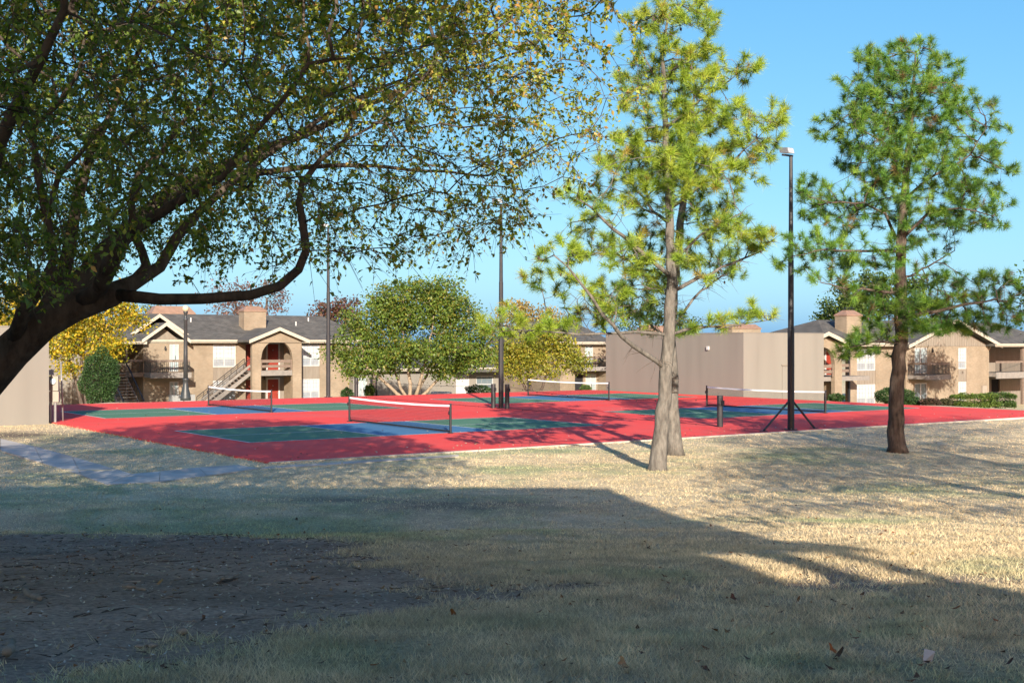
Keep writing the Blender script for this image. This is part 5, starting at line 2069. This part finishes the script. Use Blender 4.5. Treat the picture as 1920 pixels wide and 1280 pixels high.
# old tennis posts and the slack cables between them
def tennis_post(px, py, label, h=1.07):
    p = GR(px, py)
    o = empty('tennis_post', tuple(p), TH, label, 'post', 'black posts between the courts')
    MB().lathe([(.105, 0.004), (.105, h - .03), (.1, h)], 14).build('pipe', M['pole'], o)
    MB().tube([(0, 0, h + .001), (0, 0, h + .02)], .112, 14).build('cap', M['pole'], o)
    MB().box(-.05, .05, -.17, -.106, h - .3, h - .15).build('winch', M['iron'], o)
    return p


pA = tennis_post(668, 743.5, 'black post by the far edge, left of the olive tree stems', 1.0)
pB = tennis_post(925, 765, 'short black post just left of the middle light pole')
pC = tennis_post(951, 766, 'short black post just right of the middle light pole')
pD = tennis_post(1350, 800, 'short black post before the right net, near the pine trunks')


def cable(a, b, za, zb, sagm, label):
    mid = (Vector((a.x, a.y, za)) + Vector((b.x, b.y, zb))) / 2
    pts = []
    n = 24
    for i in range(n + 1):
        t = i / n
        p = Vector((a.x, a.y, za)).lerp(Vector((b.x, b.y, zb)), t)
        p.z -= sagm * 4 * t * (1 - t)
        pts.append(p)
    o = empty('net_cable', tuple(mid), 0, label, 'cable', 'slack cables between the black posts')
    MB().tube([p - mid for p in pts], .008, 5).build('wire', M['net'], o)
    for i in range(2, n - 1, 2):
        q = pts[i] - mid
        MB().box(q.x - .015, q.x + .015, q.y - .015, q.y + .015, q.z - .05, q.z + .008).build('clip', M['net'], o)
    return o


def inset(a, b, dd=.12):
    v = (b - a).normalized()
    return a + v * dd, b - v * dd


qa, qb = inset(pA, pB)
cable(qa, qb, .95, .98, .12, 'slack cable strung between the far black post and the middle one')
qa, qb = inset(pC, pD)
cable(qa, qb, .98, .98, .25, 'slack cable strung from the middle black post towards the right one')
qa, qb = inset(pA, pB)
cable(qa, qb, .03, .03, .01, 'cord lying on the red surface between the far and middle posts')
qa, qb = inset(pC, pD)
cable(qa, qb, .03, .03, .01, 'cord lying on the red surface between the middle and right posts')


# light poles
def light_pole(px, py, label, h, z=0.0, braces=False, heads=2):
    p = GR(px, py, z)
    o = empty('light_pole', tuple(p), TH, label, 'light pole', 'tall black court light poles')
    MB().box(-.16, .16, -.16, .16, .002, .03).build('base_plate', M['pole'], o)
    for sx in (-.12, .12):
        for sy in (-.12, .12):
            MB().tube([(sx, sy, .031), (sx, sy, .07)], .018, 6).build('bolt', M['galv'], o)
    mb = MB()
    mb.lathe([(.115, .03), (.115, 3.4), (.10, 3.42), (.095, h * .62), (.085, h * .625), (.06, h)], 12)
    mb.build('pole', M['pole'], o)
    MB().box(-.42, .08, -.03, .03, h + .001, h + .06).build('cross_arm', M['pole'], o)
    for k in range(1):
        x = -.22
        hd = MB().prism([(-.22, h + .07), (.16, h + .12), (.2, h + .3), (-.16, h + .26)], x - .15, x + .15, 'x').build('lamp_head', M['galv'], o)
        MB().face([(x - .13, -.225, h + .085), (x + .13, -.225, h + .085), (x + .13, -.172, h + .245), (x - .13, -.172, h + .245)]).build('lens', M['blind'], hd)
    if braces:
        r_ = o.rotation_euler.z
        for px2, py2 in ((1432, 808), (1527, 803)):
            g = GR(px2, py2)
            d = Vector((g.x - p.x, g.y - p.y, 0))
            c_, s_ = math.cos(-r_), math.sin(-r_)
            lx_, ly_ = d.x * c_ - d.y * s_, d.x * s_ + d.y * c_
            bb = MB().bar((lx_, ly_, .02), (lx_ * .07, ly_ * .07, .98), .05, .05).build('brace', M['pole'], o)
            MB().box(lx_ - .12, lx_ + .12, ly_ - .08, ly_ + .08, .003, .019).build('foot_plate', M['pole'], bb)
    return o


light_pole(939.5, 765, 'tall black light pole in the middle between two short posts', 9.1)
light_pole(1483, 806, 'tall black light pole at the right, held by two slanting braces', 9.15, braces=True)
light_pole(615.5, 744.5, 'tall thin light pole at the left behind the far court edge', 9.1)

# park lamp
lp = GR(348, 748.5)
lamp = empty('street_lamp', tuple(lp), 0, 'grey cast iron street lamp with a cream globe before the left apartment', 'street lamp')
MB().lathe([(.27, -.05), (.27, .12), (.25, .16), (.23, .32), (.17, .55), (.135, .8), (.125, .98), (.15, 1.0), (.155, 1.06), (.125, 1.1)], 18).build('base', M['lampgrey'], lamp, True)
MB().lathe([(.118, 1.101), (.105, 2.4), (.09, 4.1), (.115, 4.12), (.115, 4.18), (.075, 4.22), (.065, 4.4), (.1, 4.45), (.125, 4.55), (.11, 4.58)], 18).build('post', M['lampgrey'], lamp, True)
prof = [(.08, 4.581)] + [(.165 * math.sin(a), 4.73 - .165 * math.cos(a)) for a in np.linspace(.55, math.pi * .97, 10)]
MB().lathe(prof, 18).build('globe', M['globe'], lamp, True)

# sign post and meter at the left building corner
sp = GR(118.5, 789)
so = empty('sign_post', tuple(sp), 0, 'thin pale metal post leaning slightly at the corner of the red court', 'post')
MB().tube([(0, 0, -.1), (-.05, 0, 1.2), (-.095, .02, 2.2)], .032, 8).build('pipe', M['galv'], so, True)
MB().tube([(-.095, .02, 2.201), (-.096, .02, 2.23)], .036, 8).build('cap', M['galv'], so)

mx_, my_ = uv2w(-2.0, 13.0)
mp = PT(101, 790, my_ + .2)
me_ = empty('utility_meter', (mp.x, mp.y, 0), TH * .15, 'beige utility boxes with a round glass meter beside the left building corner', 'utility box')
k_ = mp.y / F_PX


def mz(py):
    return EYE + (YH - py) * k_


up_ = MB().box(-9 * k_, 9.5 * k_, -.12, .05, mz(732), mz(705)).build('meter_box', M['meterbox'], me_)
MB().tube([(0, -.121, mz(715)), (0, -.19, mz(715)), (0, -.22, mz(715))], [.11, .105, .07], 16).build('meter', M['meterglass'], up_)
MB().box(-7 * k_, 10.5 * k_, -.14, .05, mz(753), mz(733.5)).build('lower_box', M['meterbox'], me_)
for a in (-5.5, 3):
    MB().tube([(a * k_, -.04, -.1), (a * k_, -.04, mz(753.5))], .05, 8).build('leg', M['galv'], me_)
wsg = PT(96, 698, my_ + .5)
ws = empty('notice_board', (wsg.x, wsg.y, wsg.z), TH * .15, 'small blank white notice above the utility boxes at the left', 'sign')
MB().box(-5.5 * k_, 5 * k_, -.02, .0, -5 * k_, 5 * k_).build('panel', M['white_trim'], ws)
MB().box(-1 * k_, 1 * k_, .001, .04, -wsg.z - .1, 6 * k_).build('stake', M['galv'], ws)

# ------------------------------------------------------------------ small things on the ground
def stick(pa, pb, r0, label, mat='bark_pale'):
    a, b = RT(*pa), RT(*pb)
    mid = (a + b) / 2
    o = empty('stick', tuple(mid), 0, label, 'stick', 'broken sticks on the bare soil')
    pts = []
    for i in range(6):
        t = i / 5
        p = a.lerp(b, t)
        p.z = tz(p.x, p.y) + r0 * .8 + random.uniform(0, .01)
        pts.append(p - mid + Vector((random.gauss(0, .008), random.gauss(0, .008), 0)))
    MB().tube(pts, [r0, r0 * 1.05, r0, r0 * .95, r0 * .9, r0 * .8], 8).build('wood', M[mat], o, True)
    return o


stick((47, 1111), (76, 1129), .022, 'short pale broken stick on the bare soil at the left')
stick((13, 1232), (24, 1212), .026, 'stubby pale stick standing out in the bottom left corner')
stick((415, 1088), (452, 1078), .012, 'thin grey stick in the middle of the bare soil')
stick((585, 1086), (600, 1082), .014, 'tiny pale stick at the right of the bare soil')
stick((235, 1103), (275, 1109), .013, 'slim grey stick half sunk in the soil left of centre')


def stone(px, py, sx, sy, sz, label):
    p = RT(px, py)
    random.seed(int(px))
    V, F = [], []
    n, m = 10, 6
    for j in range(m + 1):
        a = math.pi * j / m
        for i in range(n):
            b = 2 * math.pi * i / n
            k = 1 + random.uniform(-.08, .08)
            V.append((sx * math.sin(a) * math.cos(b) * k, sy * math.sin(a) * math.sin(b) * k, sz * math.cos(a) * k))
    for j in range(m):
        for i in range(n):
            F.append((j * n + i, (j + 1) * n + i, (j + 1) * n + (i + 1) % n, j * n + (i + 1) % n))
    mb = MB()
    mb.v, mb.f = V, F
    o = mb.build('stone', M['bark_pale'], None, True)
    o.location = (p.x, p.y, p.z + sz * .55)
    return tag(o, label, 'stone', 'stones in the lawn')


stone(342, 1187, .038, .03, .024, 'round brown stone at the lower edge of the bare soil')
stone(262, 1213, .03, .024, .014, 'flat pale stone in the dry grass below the bare soil')
stone(285, 1212, .035, .024, .016, 'whitish stone lying right of the flat pale one')
pp = RT(1741, 1246)
ps = MB().face([(-.03, 0, 0), (.02, .01, .005), (.035, .0, .06), (-.015, .02, .07)]).face([(-.015, .02, .07), (.035, 0, .06), (.02, .05, .05), (-.02, .06, .055)]).build('paper_scrap', M['white_trim'])
ps.location = (pp.x, pp.y, pp.z + .01)
tag(ps, 'crumpled white paper scrap in the bottom right grass', 'litter')
